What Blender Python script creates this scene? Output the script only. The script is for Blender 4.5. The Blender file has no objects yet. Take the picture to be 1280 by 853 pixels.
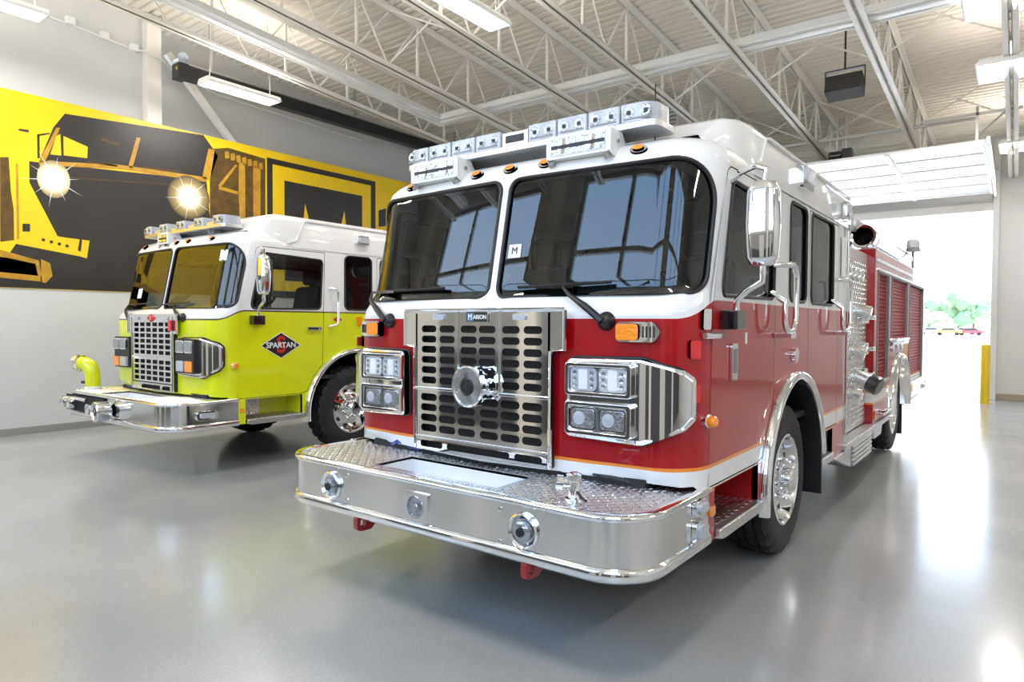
import bpy, bmesh, math, random
from mathutils import Vector, Matrix
from mathutils.geometry import delaunay_2d_cdt, tessellate_polygon
random.seed(7)
scene = bpy.context.scene
COL = scene.collection
PI = math.pi

# ------------------------------------------------------------ camera
CAMZ = 1.6
yaw, pitch, roll = [math.radians(a) for a in (37.14, 1.482, 0.2886)]
r0 = Vector((math.cos(yaw), math.sin(yaw), 0)); f0 = Vector((-math.sin(yaw), math.cos(yaw), 0)); u0 = Vector((0, 0, 1))
fv = f0*math.cos(pitch) - u0*math.sin(pitch); uv = u0*math.cos(pitch) + f0*math.sin(pitch)
rv = r0*math.cos(roll) + uv*math.sin(roll); uv = uv*math.cos(roll) - r0*math.sin(roll)
cam = bpy.data.cameras.new('camera'); cam.sensor_width = 36; cam.lens = 836.8*36/1280; cam.clip_start = .02; cam.clip_end = 1000
camo = bpy.data.objects.new('camera', cam); COL.objects.link(camo)
camo.matrix_world = Matrix(((rv.x, uv.x, -fv.x, 0), (rv.y, uv.y, -fv.y, 0), (rv.z, uv.z, -fv.z, CAMZ), (0, 0, 0, 1)))
scene.camera = camo

# ------------------------------------------------------------ sky, sun, exposure
scene.view_settings.view_transform = 'Standard'; scene.view_settings.look = 'None'
scene.view_settings.gamma = 1; scene.view_settings.use_curve_mapping = False
scene.view_settings.exposure = 0.14
SKY = 4.8
w = bpy.data.worlds.new('sky'); scene.world = w; w.use_nodes = True
nt = w.node_tree; nt.nodes.clear()
o_ = nt.nodes.new('ShaderNodeOutputWorld'); b_ = nt.nodes.new('ShaderNodeBackground')
tc = nt.nodes.new('ShaderNodeTexCoord'); sx = nt.nodes.new('ShaderNodeSeparateXYZ'); cr = nt.nodes.new('ShaderNodeValToRGB')
nt.links.new(tc.outputs['Generated'], sx.inputs[0]); nt.links.new(sx.outputs['Z'], cr.inputs[0])
cr.color_ramp.elements[0].position = 0.0; cr.color_ramp.elements[0].color = (.92, .97, 1, 1)
cr.color_ramp.elements[1].position = .55; cr.color_ramp.elements[1].color = (.38, .62, 1, 1)
nt.links.new(cr.outputs[0], b_.inputs[0]); b_.inputs[1].default_value = SKY
nt.links.new(b_.outputs[0], o_.inputs[0])
sd = bpy.data.lights.new('sun', 'SUN'); sd.energy = 12.0; sd.angle = .02; sd.color = (1, .95, .87)
so = bpy.data.objects.new('sun', sd); COL.objects.link(so)
so.rotation_euler = Vector((-.35, -.45, -1.0)).to_track_quat('-Z', 'Y').to_euler()   # light travels towards -x, -y, down
LAMP_W = 46.0

# ------------------------------------------------------------ materials
MATS = {}
def mat(name, col=(.8, .8, .8), rough=.5, metal=0., coat=0., spec=.5, noise=0., nscale=8., bump=0., bscale=60., emit=None, estr=0., trans=0., coatr=.03):
    if name in MATS: return MATS[name]
    m = bpy.data.materials.new(name); m.use_nodes = True; n = m.node_tree.nodes; l = m.node_tree.links
    p = n['Principled BSDF']
    p.inputs['Base Color'].default_value = (*col, 1); p.inputs['Roughness'].default_value = rough
    p.inputs['Metallic'].default_value = metal; p.inputs['Specular IOR Level'].default_value = spec
    if coat: p.inputs['Coat Weight'].default_value = coat; p.inputs['Coat Roughness'].default_value = coatr
    if trans: p.inputs['Transmission Weight'].default_value = trans
    if emit: p.inputs['Emission Color'].default_value = (*emit, 1); p.inputs['Emission Strength'].default_value = estr
    if noise or bump:
        t = n.new('ShaderNodeTexCoord')
    if noise:
        tx = n.new('ShaderNodeTexNoise'); tx.inputs['Scale'].default_value = nscale; tx.inputs['Detail'].default_value = 5
        l.new(t.outputs['Object'], tx.inputs['Vector'])
        mx = n.new('ShaderNodeMix'); mx.data_type = 'RGBA'
        mx.inputs[6].default_value = (*[c*(1-noise) for c in col], 1); mx.inputs[7].default_value = (*[min(1, c*(1+noise)) for c in col], 1)
        l.new(tx.outputs['Fac'], mx.inputs[0]); l.new(mx.outputs[2], p.inputs['Base Color'])
    if bump:
        tb = n.new('ShaderNodeTexNoise'); tb.inputs['Scale'].default_value = bscale; l.new(t.outputs['Object'], tb.inputs['Vector'])
        bp = n.new('ShaderNodeBump'); bp.inputs['Strength'].default_value = bump; bp.inputs['Distance'].default_value = .01
        l.new(tb.outputs['Fac'], bp.inputs['Height']); l.new(bp.outputs[0], p.inputs['Normal'])
    MATS[name] = m; return m

class NB:                                   # tiny node expression helper
    def __init__(s, m): s.n = m.node_tree.nodes; s.l = m.node_tree.links
    def val(s, sock, v):
        if isinstance(v, (int, float)): sock.default_value = v
        else: s.l.new(v, sock)
    def m(s, op, a, b=0., c=0.):
        k = s.n.new('ShaderNodeMath'); k.operation = op
        s.val(k.inputs[0], a); s.val(k.inputs[1], b); s.val(k.inputs[2], c); return k.outputs[0]
    def band(s, x, lo, hi): return s.m('MULTIPLY', s.m('GREATER_THAN', x, lo), s.m('LESS_THAN', x, hi))
    def mix(s, f, a, b):
        k = s.n.new('ShaderNodeMix'); k.data_type = 'RGBA'; s.val(k.inputs[0], f)
        for i, c in ((6, a), (7, b)):
            if isinstance(c, tuple): k.inputs[i].default_value = (*c, 1)
            else: s.l.new(c, k.inputs[i])
        return k.outputs[2]
    def smooth(s, x, a, b, lo, hi):
        k = s.n.new('ShaderNodeMapRange'); k.interpolation_type = 'SMOOTHSTEP'
        s.val(k.inputs[0], x); k.inputs[1].default_value = a; k.inputs[2].default_value = b; k.inputs[3].default_value = lo; k.inputs[4].default_value = hi
        return k.outputs[0]

RED = (.40, .001, .007); WHITE = (.83, .83, .82); ORANGE = (.9, .27, .03); LIME = (.72, .78, .006)
def truck_paint(name, low, stripe, line=None):
    m = mat(name, low, .35, coat=1., spec=.2); nb = NB(m)
    t = nb.n.new('ShaderNodeTexCoord'); sp = nb.n.new('ShaderNodeSeparateXYZ'); nb.l.new(t.outputs['Object'], sp.inputs[0])
    y, z = sp.outputs[1], sp.outputs[2]
    zb = nb.smooth(y, .58, .86, 1.628, 1.725)
    col = low
    if stripe:
        col = nb.mix(nb.band(z, .77, .875), low, WHITE)
        col = nb.mix(nb.band(z, .875, .893), col, ORANGE)
        col = nb.mix(nb.band(z, .752, .768), col, ORANGE)
    up = nb.m('GREATER_THAN', z, zb)
    up = nb.m('MULTIPLY', up, nb.m('LESS_THAN', y, 4.5))
    col = nb.mix(up, col, WHITE)
    if line:
        d = nb.m('ABSOLUTE', nb.m('SUBTRACT', z, zb)); col = nb.mix(nb.m('LESS_THAN', d, .008), col, line)
    nb.l.new(col, nb.n['Principled BSDF'].inputs['Base Color'])
    return m
truck_paint('paint_red', RED, True)
truck_paint('paint_shutter', (.30, .002, .008), True)
sh = MATS['paint_shutter'].node_tree.nodes['Principled BSDF']; sh.inputs['Coat Weight'].default_value = 0; sh.inputs['Roughness'].default_value = .45; sh.inputs['Specular IOR Level'].default_value = .3
truck_paint('paint_lime', LIME, False, (.10, .06, .03))
mat('paint_maroon', (.13, .002, .008), .35, coat=1.)
mat('solid_red', RED, .35, coat=1.); mat('solid_lime', LIME, .35, coat=1.); mat('solid_white', WHITE, .35, coat=1.)
mat('chrome', (.88, .89, .9), .05, metal=1.); mat('brushed', (.72, .72, .72), .24, metal=1., noise=.06, nscale=3)
mat('alu', (.75, .76, .77), .3, metal=1.); mat('stainless', (.80, .80, .79), .13, metal=1.)
mat('black', (.012, .012, .013), .42); mat('gloss_black', (.01, .01, .011), .12, coat=1.); mat('rubber', (.013, .013, .014), .55, bump=.25, bscale=90)
mat('dark_inside', (.02, .018, .018), .7); mat('dash', (.065, .018, .018), .5, bump=.2, bscale=200); mat('grey_trim', (.25, .25, .26), .5)
mat('seat_cloth', (.06, .06, .065), .8, bump=.3, bscale=150); mat('belt_red', (.6, .01, .012), .6)
mat('amber', (1., .30, .01), .12, coat=1., bump=.4, bscale=60); mat('lens_red', (.75, .01, .015), .12, coat=1., bump=.4, bscale=60)
mat('lens_clear', (.46, .49, .54), .08, coat=1., bump=.5, bscale=55); mat('led', (.9, .92, .95), .12, metal=.6, bump=.6, bscale=45)
mat('lamp_glass', (.45, .47, .50), .07, metal=.75, bump=.7, bscale=35)
mat('plastic_white', (.82, .82, .80), .35); mat('paper', (.85, .86, .84), .8); mat('gold_print', (.62, .36, .015), .45)
mat('logo_black', (.012, .012, .012), .4); mat('logo_red', (.62, .02, .02), .4); mat('logo_blue', (.10, .22, .33), .4); mat('tow_red', (.40, .01, .015), .4, coat=.6)
mat('white_steel', (.86, .82, .75), .45); mat('deck_white', (.82, .76, .66), .5); mat('strut', (.45, .44, .42), .4, metal=.6)
mat('heater_white', (.93, .92, .90), .35); mat('rail_black', (.012, .011, .011), .35); mat('speaker_black', (.03, .026, .024), .6, bump=.3, bscale=300)
mat('tube_glow', (1, 1, 1), .5, emit=(1, .97, .92), estr=14.0)
mat('fixture_white', (.85, .85, .84), .4); mat('bollard_yellow', (.85, .58, .01), .35, coat=.4)
mat('mural_yellow', (.90, .60, .008), .35, noise=.10, nscale=1.5); mat('mural_dark', (.028, .024, .022), .4, noise=.25, nscale=2); mat('mural_brown', (.10, .055, .008), .4, noise=.9, nscale=9); mat('mural_gold', (.48, .26, .02), .4, noise=.6, nscale=7)
mat('hose_white', (.80, .82, .84), .6); mat('hose_blue', (.02, .07, .35), .4)
mat('leaf', (.20, .30, .15), .8, noise=.35, nscale=2.0); mat('leaf_pale', (.32, .40, .22), .8, noise=.3, nscale=2.0); mat('bark', (.16, .11, .07), .9)
mat('pavement', (.72, .71, .69), .85, noise=.05, nscale=.5); mat('wall_paint', (.66, .66, .645), .55, noise=.02, nscale=1.2); mat('added_dark_band', (.07, .075, .085), .5); mat('added_mid_grey', (.30, .30, .30), .5); mat('tread_bump', (.86, .86, .87), .16, metal=1.); mat('base_grey', (.30, .29, .27), .5)
mat('base_brown', (.36, .31, .25), .5); mat('upper_wall', (.60, .585, .555), .6)
mat('car_yellow', (.8, .55, .05), .3, coat=1.); mat('car_red', (.55, .02, .03), .3, coat=1.); mat('car_white', (.8, .8, .8), .3, coat=1.); mat('car_glass', (.02, .025, .03), .1)

def glass_mat(name, tint, ior=1.5):
    m = bpy.data.materials.new(name); m.use_nodes = True; n = m.node_tree.nodes; l = m.node_tree.links; n.clear()
    o = n.new('ShaderNodeOutputMaterial'); t = n.new('ShaderNodeBsdfTransparent'); g = n.new('ShaderNodeBsdfGlossy'); f = n.new('ShaderNodeFresnel'); x = n.new('ShaderNodeMixShader')
    t.inputs[0].default_value = (*tint, 1); g.inputs['Roughness'].default_value = .0; f.inputs['IOR'].default_value = ior
    l.new(f.outputs[0], x.inputs[0]); l.new(t.outputs[0], x.inputs[1]); l.new(g.outputs[0], x.inputs[2]); l.new(x.outputs[0], o.inputs[0])
    MATS[name] = m
glass_mat('glass', (.24, .30, .29), 1.8)
glass_mat('glass_side', (.66, .70, .69), 1.6)

def plate_mat(name, rough):                 # diamond tread plate: raised lozenges, alternating direction, as fine relief
    m = mat(name, (.74, .74, .75), rough, metal=1.); nb = NB(m)
    t = nb.n.new('ShaderNodeTexCoord'); sp = nb.n.new('ShaderNodeSeparateXYZ'); nb.l.new(t.outputs['Object'], sp.inputs[0])
    S = 19.
    x0 = nb.m('ADD', sp.outputs[0], nb.m('MULTIPLY', sp.outputs[2], .61)); y0 = nb.m('ADD', sp.outputs[1], nb.m('MULTIPLY', sp.outputs[2], .79))
    a = nb.m('MULTIPLY', nb.m('ADD', x0, y0), S); b = nb.m('MULTIPLY', nb.m('SUBTRACT', x0, y0), S)
    par = nb.m('MODULO', nb.m('ADD', nb.m('ADD', nb.m('FLOOR', a), nb.m('FLOOR', b)), 4000.), 2.)
    fa = nb.m('SUBTRACT', nb.m('FRACT', a), .5); fb = nb.m('SUBTRACT', nb.m('FRACT', b), .5)
    def loz(p, q): return nb.m('ADD', nb.m('MULTIPLY', nb.m('ABSOLUTE', p), 1.9), nb.m('MULTIPLY', nb.m('ABSOLUTE', q), 5.5))
    l1 = loz(fa, fb); l2 = loz(fb, fa)
    d = nb.m('ADD', nb.m('MULTIPLY', l1, par), nb.m('MULTIPLY', l2, nb.m('SUBTRACT', 1., par)))
    h = nb.smooth(d, .75, 1.05, 1., 0.)
    bp = nb.n.new('ShaderNodeBump'); bp.inputs['Strength'].default_value = 1.; bp.inputs['Distance'].default_value = .012
    nb.l.new(h, bp.inputs['Height']); nb.l.new(bp.outputs[0], nb.n['Principled BSDF'].inputs['Normal'])
plate_mat('tread_plate', .34)

def floor_mat():
    m = mat('concrete', (.36, .36, .345), .22, coat=.45, coatr=.14, spec=.5); nb = NB(m); p = nb.n['Principled BSDF']
    t = nb.n.new('ShaderNodeTexCoord')
    a = nb.n.new('ShaderNodeTexNoise'); a.inputs['Scale'].default_value = .7; a.inputs['Detail'].default_value = 6; nb.l.new(t.outputs['Object'], a.inputs['Vector'])
    b = nb.n.new('ShaderNodeTexNoise'); b.inputs['Scale'].default_value = 90; b.inputs['Detail'].default_value = 3; nb.l.new(t.outputs['Object'], b.inputs['Vector'])
    c = nb.mix(nb.smooth(a.outputs['Fac'], .3, .7, 0., 1.), (.37, .375, .365), (.48, .475, .455))
    c = nb.mix(nb.smooth(b.outputs['Fac'], .35, .65, 0., .35), c, (.30, .30, .29))
    nb.l.new(c, p.inputs['Base Color'])
floor_mat()

# ------------------------------------------------------------ mesh helpers
class MB:
    def __init__(s): s.v = []; s.f = []
    def add(s, vs, fs):
        k = len(s.v); s.v += [tuple(p) for p in vs]; s.f += [tuple(i+k for i in q) for q in fs]; return s
    def box(s, x0, x1, y0, y1, z0, z1):
        return s.add([(x, y, z) for x in (x0, x1) for y in (y0, y1) for z in (z0, z1)],
                     [(0, 1, 3, 2), (4, 6, 7, 5), (0, 4, 5, 1), (2, 3, 7, 6), (0, 2, 6, 4), (1, 5, 7, 3)])
    def cyl(s, p0, p1, r, r1=None, n=16): return s.lathe(p0, Vector(p1)-Vector(p0), [(0, 0), (r, 0), (r if r1 is None else r1, 1), (0, 1)], n, True)
    def lathe(s, o, d, prof, n=24, unit=False):
        o = Vector(o); d = Vector(d); L = d.length; d.normalize(); q = d.to_track_quat('Z', 'Y'); X = q @ Vector((1, 0, 0)); Y = q @ Vector((0, 1, 0))
        vs = []
        for r, h in prof:
            hh = h*L if unit else h
            for k in range(n):
                a = 2*PI*k/n; vs.append(o + d*hh + (X*math.cos(a)+Y*math.sin(a))*r)
        fs = []
        for i in range(len(prof)-1):
            for k in range(n):
                k2 = (k+1) % n; a, b, c, e = i*n+k, i*n+k2, (i+1)*n+k2, (i+1)*n+k
                if prof[i][0] == 0: fs.append((i*n, c, e))
                elif prof[i+1][0] == 0: fs.append((a, b, (i+1)*n))
                else: fs.append((a, b, c, e))
        return s.add(vs, fs)
    def tube(s, path, r, n=10, closed=False):
        P = [Vector(p) for p in path]; m = len(P); vs = []; prev = None
        for i in range(m):
            t = (P[(i+1) % m]-P[i-1]) if closed else (P[min(i+1, m-1)]-P[max(i-1, 0)])
            t.normalize()
            if prev is None: u = t.orthogonal().normalized()
            else:
                u = prev - t*prev.dot(t); u = u.normalized() if u.length > 1e-6 else t.orthogonal().normalized()
            prev = u; b = t.cross(u); rr = r[i] if isinstance(r, (list, tuple)) else r
            vs += [P[i] + (u*math.cos(2*PI*k/n)+b*math.sin(2*PI*k/n))*rr for k in range(n)]
        fs = []
        for i in range(m if closed else m-1):
            for k in range(n):
                j = (i+1) % m; fs.append((i*n+k, i*n+(k+1) % n, j*n+(k+1) % n, j*n+k))
        if not closed: fs += [tuple(range(n-1, -1, -1)), tuple((m-1)*n+k for k in range(n))]
        return s.add(vs, fs)
    def prism(s, poly, fn, d0, d1):          # poly of 2-D points, fn(u, v, d) -> 3-D
        n = len(poly); tri = tessellate_polygon([[Vector((p[0], p[1], 0)) for p in poly]])
        vs = [fn(p[0], p[1], d0) for p in poly]+[fn(p[0], p[1], d1) for p in poly]
        fs = [(i, (i+1) % n, n+(i+1) % n, n+i) for i in range(n)]
        fs += [tuple(t) for t in tri]+[(n+t[2], n+t[1], n+t[0]) for t in tri]
        return s.add(vs, fs)
    def loft(s, rings, closed=True, cap=True):
        n = len(rings[0]); vs = [p for r in rings for p in r]; fs = []
        for i in range(len(rings)-1):
            for k in range(n if closed else n-1):
                fs.append((i*n+k, i*n+(k+1) % n, (i+1)*n+(k+1) % n, (i+1)*n+k))
        if cap: fs += [tuple(range(n-1, -1, -1)), tuple((len(rings)-1)*n+k for k in range(n))]
        return s.add(vs, fs)
    def xform(s, M):
        s.v = [tuple(M @ Vector(p)) for p in s.v]; return s

def mesh_of(mb, name, ang=38):
    me = bpy.data.meshes.new(name); me.from_pydata(mb.v, [], mb.f)
    bm = bmesh.new(); bm.from_mesh(me); bmesh.ops.remove_doubles(bm, verts=bm.verts, dist=1e-6)
    bmesh.ops.recalc_face_normals(bm, faces=bm.faces); bm.to_mesh(me); bm.free()
    me.shade_smooth(); me.set_sharp_from_angle(angle=math.radians(ang)); return me
def link(name, me, m, parent=None):
    o = bpy.data.objects.new(name, me); COL.objects.link(o)
    if m and not me.materials: me.materials.append(MATS[m])
    if parent is not None: o.parent = parent
    return o
def obj(name, mb, m, parent=None, bevel=0., ang=38, seg=2):
    o = link(name, mesh_of(mb, name, ang), m, parent)
    if bevel:
        b = o.modifiers.new('bevel', 'BEVEL'); b.width = bevel; b.segments = seg; b.limit_method = 'ANGLE'; b.angle_limit = math.radians(40); b.harden_normals = True
    return o
def tag(o, label, cat, group=None):
    o['label'] = label; o['category'] = cat
    if group: o['group'] = group
    return o
def empty(name, loc=(0, 0, 0), parent=None, rz=0):
    o = bpy.data.objects.new(name, None); COL.objects.link(o); o.location = loc; o.rotation_euler = (0, 0, rz); o.empty_display_size = .1
    if parent is not None: o.parent = parent
    return o
def struct(o): o['kind'] = 'structure'; return o
def dup(o, parent=None, loc=None, rot=None):
    c = o.copy(); COL.objects.link(c); c.parent = parent
    if loc is not None: c.location = loc
    if rot is not None: c.rotation_euler = rot
    for ch in list(o.children): dup(ch, c)
    return c
def rpoly(pts, r, n=5):                      # polygon with rounded corners; r may be a list
    out = []; m = len(pts)
    for i in range(m):
        p = Vector(pts[i][:2]); a = Vector(pts[i-1][:2]); b = Vector(pts[(i+1) % m][:2]); rr = r[i] if isinstance(r, (list, tuple)) else r
        if rr <= 0: out.append(tuple(p)); continue
        da = (a-p).normalized(); db = (b-p).normalized(); an = da.angle(db)/2
        t = min(rr/math.tan(an), (a-p).length*.49, (b-p).length*.49); rr = t*math.tan(an)
        c = p+(da+db).normalized()*(rr/math.sin(an)); s = p+da*t; e = p+db*t
        a0 = math.atan2(s.y-c.y, s.x-c.x); a1 = math.atan2(e.y-c.y, e.x-c.x); d = (a1-a0+PI) % (2*PI)-PI
        out += [(c.x+rr*math.cos(a0+d*k/n), c.y+rr*math.sin(a0+d*k/n)) for k in range(n+1)]
    return out
def rect(x0, x1, y0, y1, r=0., n=4):
    p = [(x0, y0), (x1, y0), (x1, y1), (x0, y1)]
    return rpoly(p, r, n) if r else p
def ell(cx, cy, a, b, n=20): return [(cx+a*math.cos(2*PI*k/n), cy+b*math.sin(2*PI*k/n)) for k in range(n)]
def inside(p, poly):
    x, y = p; c = False; n = len(poly); j = n-1
    for i in range(n):
        xi, yi = poly[i]; xj, yj = poly[j]
        if (yi > y) != (yj > y) and x < (xj-xi)*(y-yi)/(yj-yi)+xi: c = not c
        j = i
    return c
def cdt(loops, extra=()):
    vs = []; ed = []
    for lp in loops:
        k = len(vs); n = len(lp); vs += [Vector(p) for p in lp]; ed += [(k+i, k+(i+1) % n) for i in range(n)]
    vs += [Vector(p) for p in extra]
    V, E, F, *_ = delaunay_2d_cdt(vs, ed, [], 0, 1e-6)
    return [(v.x, v.y) for v in V], F
def normal_at(P, s, v, h=1e-3):
    a = Vector(P(s+h, v))-Vector(P(s-h, v)); b = Vector(P(s, v+h))-Vector(P(s, v-h)); n = a.cross(b)
    return n.normalized() if n.length > 1e-12 else Vector((0, 0, 1))
def region_mesh(name, V, tris, P, off=0., thick=.03):     # a piece of a curved skin with true normals and a rim
    idx = {}; vs = []; ns = []; fs = []
    for t in tris:
        q = []
        for i in t:
            if i not in idx:
                s, v = V[i]; n = normal_at(P, s, v); idx[i] = len(vs); vs.append(Vector(P(s, v))+n*off); ns.append(n)
            q.append(idx[i])
        fs.append(tuple(q))
    if thick:
        cnt = {}
        for f in fs:
            for a, b in ((f[0], f[1]), (f[1], f[2]), (f[2], f[0])): cnt[(a, b)] = 1
        for (a, b) in list(cnt):
            if (b, a) in cnt: continue
            A, B = vs[a], vs[b]; C, D = B-ns[b]*thick, A-ns[a]*thick
            fn = (A-B).cross(C-B); fn = fn.normalized() if fn.length > 1e-12 else ns[a]
            k = len(vs); vs += [B.copy(), A.copy(), D, C]; ns += [-fn]*4; fs.append((k, k+1, k+2, k+3))
    me = bpy.data.meshes.new(name); me.from_pydata([tuple(p) for p in vs], [], fs); me.shade_smooth()
    me.normals_split_custom_set_from_vertices([tuple(n) for n in ns]); return me
def flat_plate(outline, holes, fn, d0, d1, extra=()):      # plate with holes, fn(u, v, d) -> 3-D
    V, F = cdt([outline]+holes, extra)
    T = []
    for t in F:
        c = (sum(V[i][0] for i in t)/3, sum(V[i][1] for i in t)/3)
        if inside(c, outline) and not any(inside(c, h) for h in holes): T.append(t)
    mb = MB(); n = len(V)
    mb.v = [tuple(fn(p[0], p[1], d0)) for p in V]+[tuple(fn(p[0], p[1], d1)) for p in V]
    ed = {}
    for t in T:
        mb.f.append(tuple(t)); mb.f.append((n+t[2], n+t[1], n+t[0]))
        for a, b in ((t[0], t[1]), (t[1], t[2]), (t[2], t[0])): ed[(a, b)] = 1
    for (a, b) in ed:
        if (b, a) not in ed: mb.f.append((b, a, n+a, n+b))
    return mb
FONT_CACHE = {}
def text_mesh(txt, size, depth=.002, bold=0.):
    c = bpy.data.curves.new('lettering', 'FONT'); c.body = txt; c.size = size; c.align_x = 'CENTER'; c.align_y = 'CENTER'; c.extrude = depth; c.offset = bold; c.resolution_u = 3
    o = bpy.data.objects.new('lettering', c); COL.objects.link(o)
    me = bpy.data.meshes.new_from_object(o.evaluated_get(bpy.context.evaluated_depsgraph_get()))
    bpy.data.objects.remove(o); bpy.data.curves.remove(c); return me
def text(name, txt, size, M, m, parent, depth=.002, bold=0., sx=1.):
    me = text_mesh(txt, size, depth, bold); me.transform(Matrix.Diagonal((sx, 1, 1, 1))); me.transform(M); me.materials.clear(); return link(name, me, m, parent)
FRONT = lambda x, y, z: Matrix(((1, 0, 0, x), (0, 0, -1, y), (0, 1, 0, z), (0, 0, 0, 1)))       # letters facing -y
SIDE = lambda x, y, z: Matrix(((0, 0, 1, x), (1, 0, 0, y), (0, 1, 0, z), (0, 0, 0, 1)))         # letters facing +x
# ------------------------------------------------------------ the building
XL, XR, YB, YN = -11.2, 6.3, 17.9, -2.2
deck_z = lambda y: 6.93-.069*y
struct(obj('floor', MB().box(-12, XR+.2, YN-.2, YB+.25, -.2, 0), 'concrete'))
struct(obj('ground_outside', MB().box(-160, 160, -60, 420, -.4, -.21), 'pavement'))
struct(obj('apron_outside', MB().box(-40, 40, YB+.25, 60, -.21, -.012), 'pavement'))
wl = struct(obj('wall_left', MB().box(XL-.12, XL, YN, YB, 0, 4.81), 'wall_paint'))
obj('upper_wall', MB().box(XL-.3, XL-.2, YN, 5.1, 4.7, 7.7), 'wall_paint', wl)
obj('upper_wall', MB().box(XL-.75, XL-.6, 5.1, YB, 4.4, 7.2), 'upper_wall', wl)
obj('wall_ledge', MB().box(XL-.7, XL-.12, YN, YB, 4.70, 4.78), 'upper_wall', wl)
obj('steel_column', MB().box(XL-.25, XL-.03, 5.1, 5.33, 4.7, 6.55), 'white_steel', wl, bevel=.01)
for y0, z0, y1, z1 in ((5.60, 6.15, 6.95, 4.70), (13.0, 4.70, 11.2, 6.0)):
    m = MB(); a = Vector((XL-.4, y0, z0)); b = Vector((XL-.4, y1, z1)); d = (b-a).normalized(); n = Vector((0, -d.z, d.y))*.055
    m.loft([[a+n+Vector((.05, 0, 0)), a-n+Vector((.05, 0, 0)), a-n-Vector((.05, 0, 0)), a+n-Vector((.05, 0, 0))], [b+n+Vector((.05, 0, 0)), b-n+Vector((.05, 0, 0)), b-n-Vector((.05, 0, 0)), b+n-Vector((.05, 0, 0))]])
    obj('diagonal_brace', m, 'white_steel', wl)
struct(obj('baseboard_left', MB().box(XL, XL+.015, YN, YB, 0, .1), 'base_grey', bevel=.004))
# back wall with the open overhead door
DX0, DX1, DZ = -4.75, -.50, 4.12
wb = struct(obj('wall_back', flat_plate(rect(XL-.75, XR, 0, 7.0), [rect(DX0, DX1, -.0001+.0002, DZ)], lambda u, v, d: (u, d, v), YB, YB+.25), 'wall_paint'))
wb2 = struct(obj('baseboard_back', MB().box(DX1+.1, XR, YB-.015, YB, 0, .14), 'base_brown', bevel=.004))
struct(obj('trim_1', MB().box(DX1, DX1+.12, YB-.14, YB, 0, 5.6), 'wall_paint', bevel=.008))
struct(obj('trim_2', MB().box(DX0-.12, DX0, YB-.14, YB, 0, 5.6), 'wall_paint', bevel=.008))
struct(obj('trim_3', MB().box(DX0, DX1, YB-.05, YB, DZ-.02, DZ+.16), 'white_steel', bevel=.008))
# wall with the glazed doors behind, and the right-hand wall with tall windows
FW = [(-9.9, -6.3), (-5.2, -1.6), (-.5, 3.1)]
wf = struct(obj('wall_front', flat_plate(rect(XL-.75, XR, 0, 7.7), [rect(a, b, 2.3, 6.4) for a, b in FW], lambda u, v, d: (u, d, v), YN-.2, YN), 'wall_paint'))
for i, (a, b) in enumerate(FW):
    mb = flat_plate(rect(a, b, 2.3, 6.4), [rect(a+.06+(b-a-.12)/3*k+.04, a+.06+(b-a-.12)/3*(k+1)-.04, 2.36+1.33*j+.04, 2.36+1.33*(j+1)-.04) for k in range(3) for j in range(3)], lambda u, v, d: (u, d, v), YN-.15, YN-.08)
    struct(obj('window_%d' % (i+1), mb, 'strut'))
obj('added_dark_band', MB().box(XL, XR, YN, YN+.03, 0, 1.15), 'added_dark_band', wf)  # unseen dark band, added for the chrome to mirror
obj('added_mid_band', MB().box(XL, XR, YN, YN+.02, 1.15, 2.25), 'added_mid_grey', wf)  # unseen mid-grey band above it, also added for the reflections
struct(obj('wall_right', MB().box(XR, XR+.2, YN-.2, YB+.25, 0, 7.7), 'wall_paint'))
for xx in (-10.5, -5.75, -1.05, 3.6): obj('added_pillar', MB().box(xx-.17, xx+.17, YN, YN+.14, 0, 7.2), 'white_steel', wf)  # unseen white columns, added for contrast in the chrome
for xx in (-8.1, -2.3, 1.2): obj('added_pale_slab', MB().box(xx-.5, xx+.5, YN+.02, YN+.06, 0, 2.1), 'wall_paint', wf)  # unseen pale slabs, added to break up the mirrored dark bands
# ribbed steel roof deck
mb = MB(); prof = []; y = YN-.2; PITCH = .152
while y < YB+.3:
    for dy, dz in ((0, 0), (.085, 0), (.103, .042), (.134, .042)): prof.append((y+dy, deck_z(y+dy)+dz))
    y += PITCH
n = len(prof); mb.v = [(-12, a, b) for a, b in prof]+[(XR+.2, a, b) for a, b in prof]; mb.f = [(i, i+1, n+i+1, n+i) for i in range(n-1)]
ceil = struct(obj('ceiling', mb, 'deck_white', ang=15))
obj('roof_slab', MB().add([(x, y, deck_z(y)+.06+h) for h in (0, .1) for x, y in ((-12, YN-.2), (XR+.2, YN-.2), (XR+.2, YB+.3), (-12, YB+.3))],
    [(0, 1, 2, 3), (7, 6, 5, 4), (0, 4, 5, 1), (1, 5, 6, 2), (2, 6, 7, 3), (3, 7, 4, 0)]), 'deck_white', ceil)
# open-web joists, one mesh of chords each, every web bar a piece of its own
def beam(y0, z0, y1, z1, x0, x1, h):
    return MB().add([(x, y, z+d) for d in (0, h) for x, y, z in ((x0, y0, z0), (x1, y0, z0), (x1, y1, z1), (x0, y1, z1))],
        [(0, 3, 2, 1), (4, 5, 6, 7), (0, 1, 5, 4), (1, 2, 6, 5), (2, 3, 7, 6), (3, 0, 4, 7)])
JB = lambda y: 6.0-.069*y
ch = MB()
for zf, sgn in ((lambda y: JB(y)-.0, 1), (lambda y: deck_z(y)-.012, -1)):
    for x0, x1 in ((-.085, -.012), (.012, .085)):
        b = beam(YN, zf(YN), YB, zf(YB), x0, x1, .012*sgn); ch.add(b.v, b.f)
    for x0, x1 in ((-.024, -.012), (.012, .024)):
        b = beam(YN, zf(YN), YB, zf(YB), x0, x1, .075*sgn); ch.add(b.v, b.f)
chord_me = mesh_of(ch, 'joist')
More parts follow.
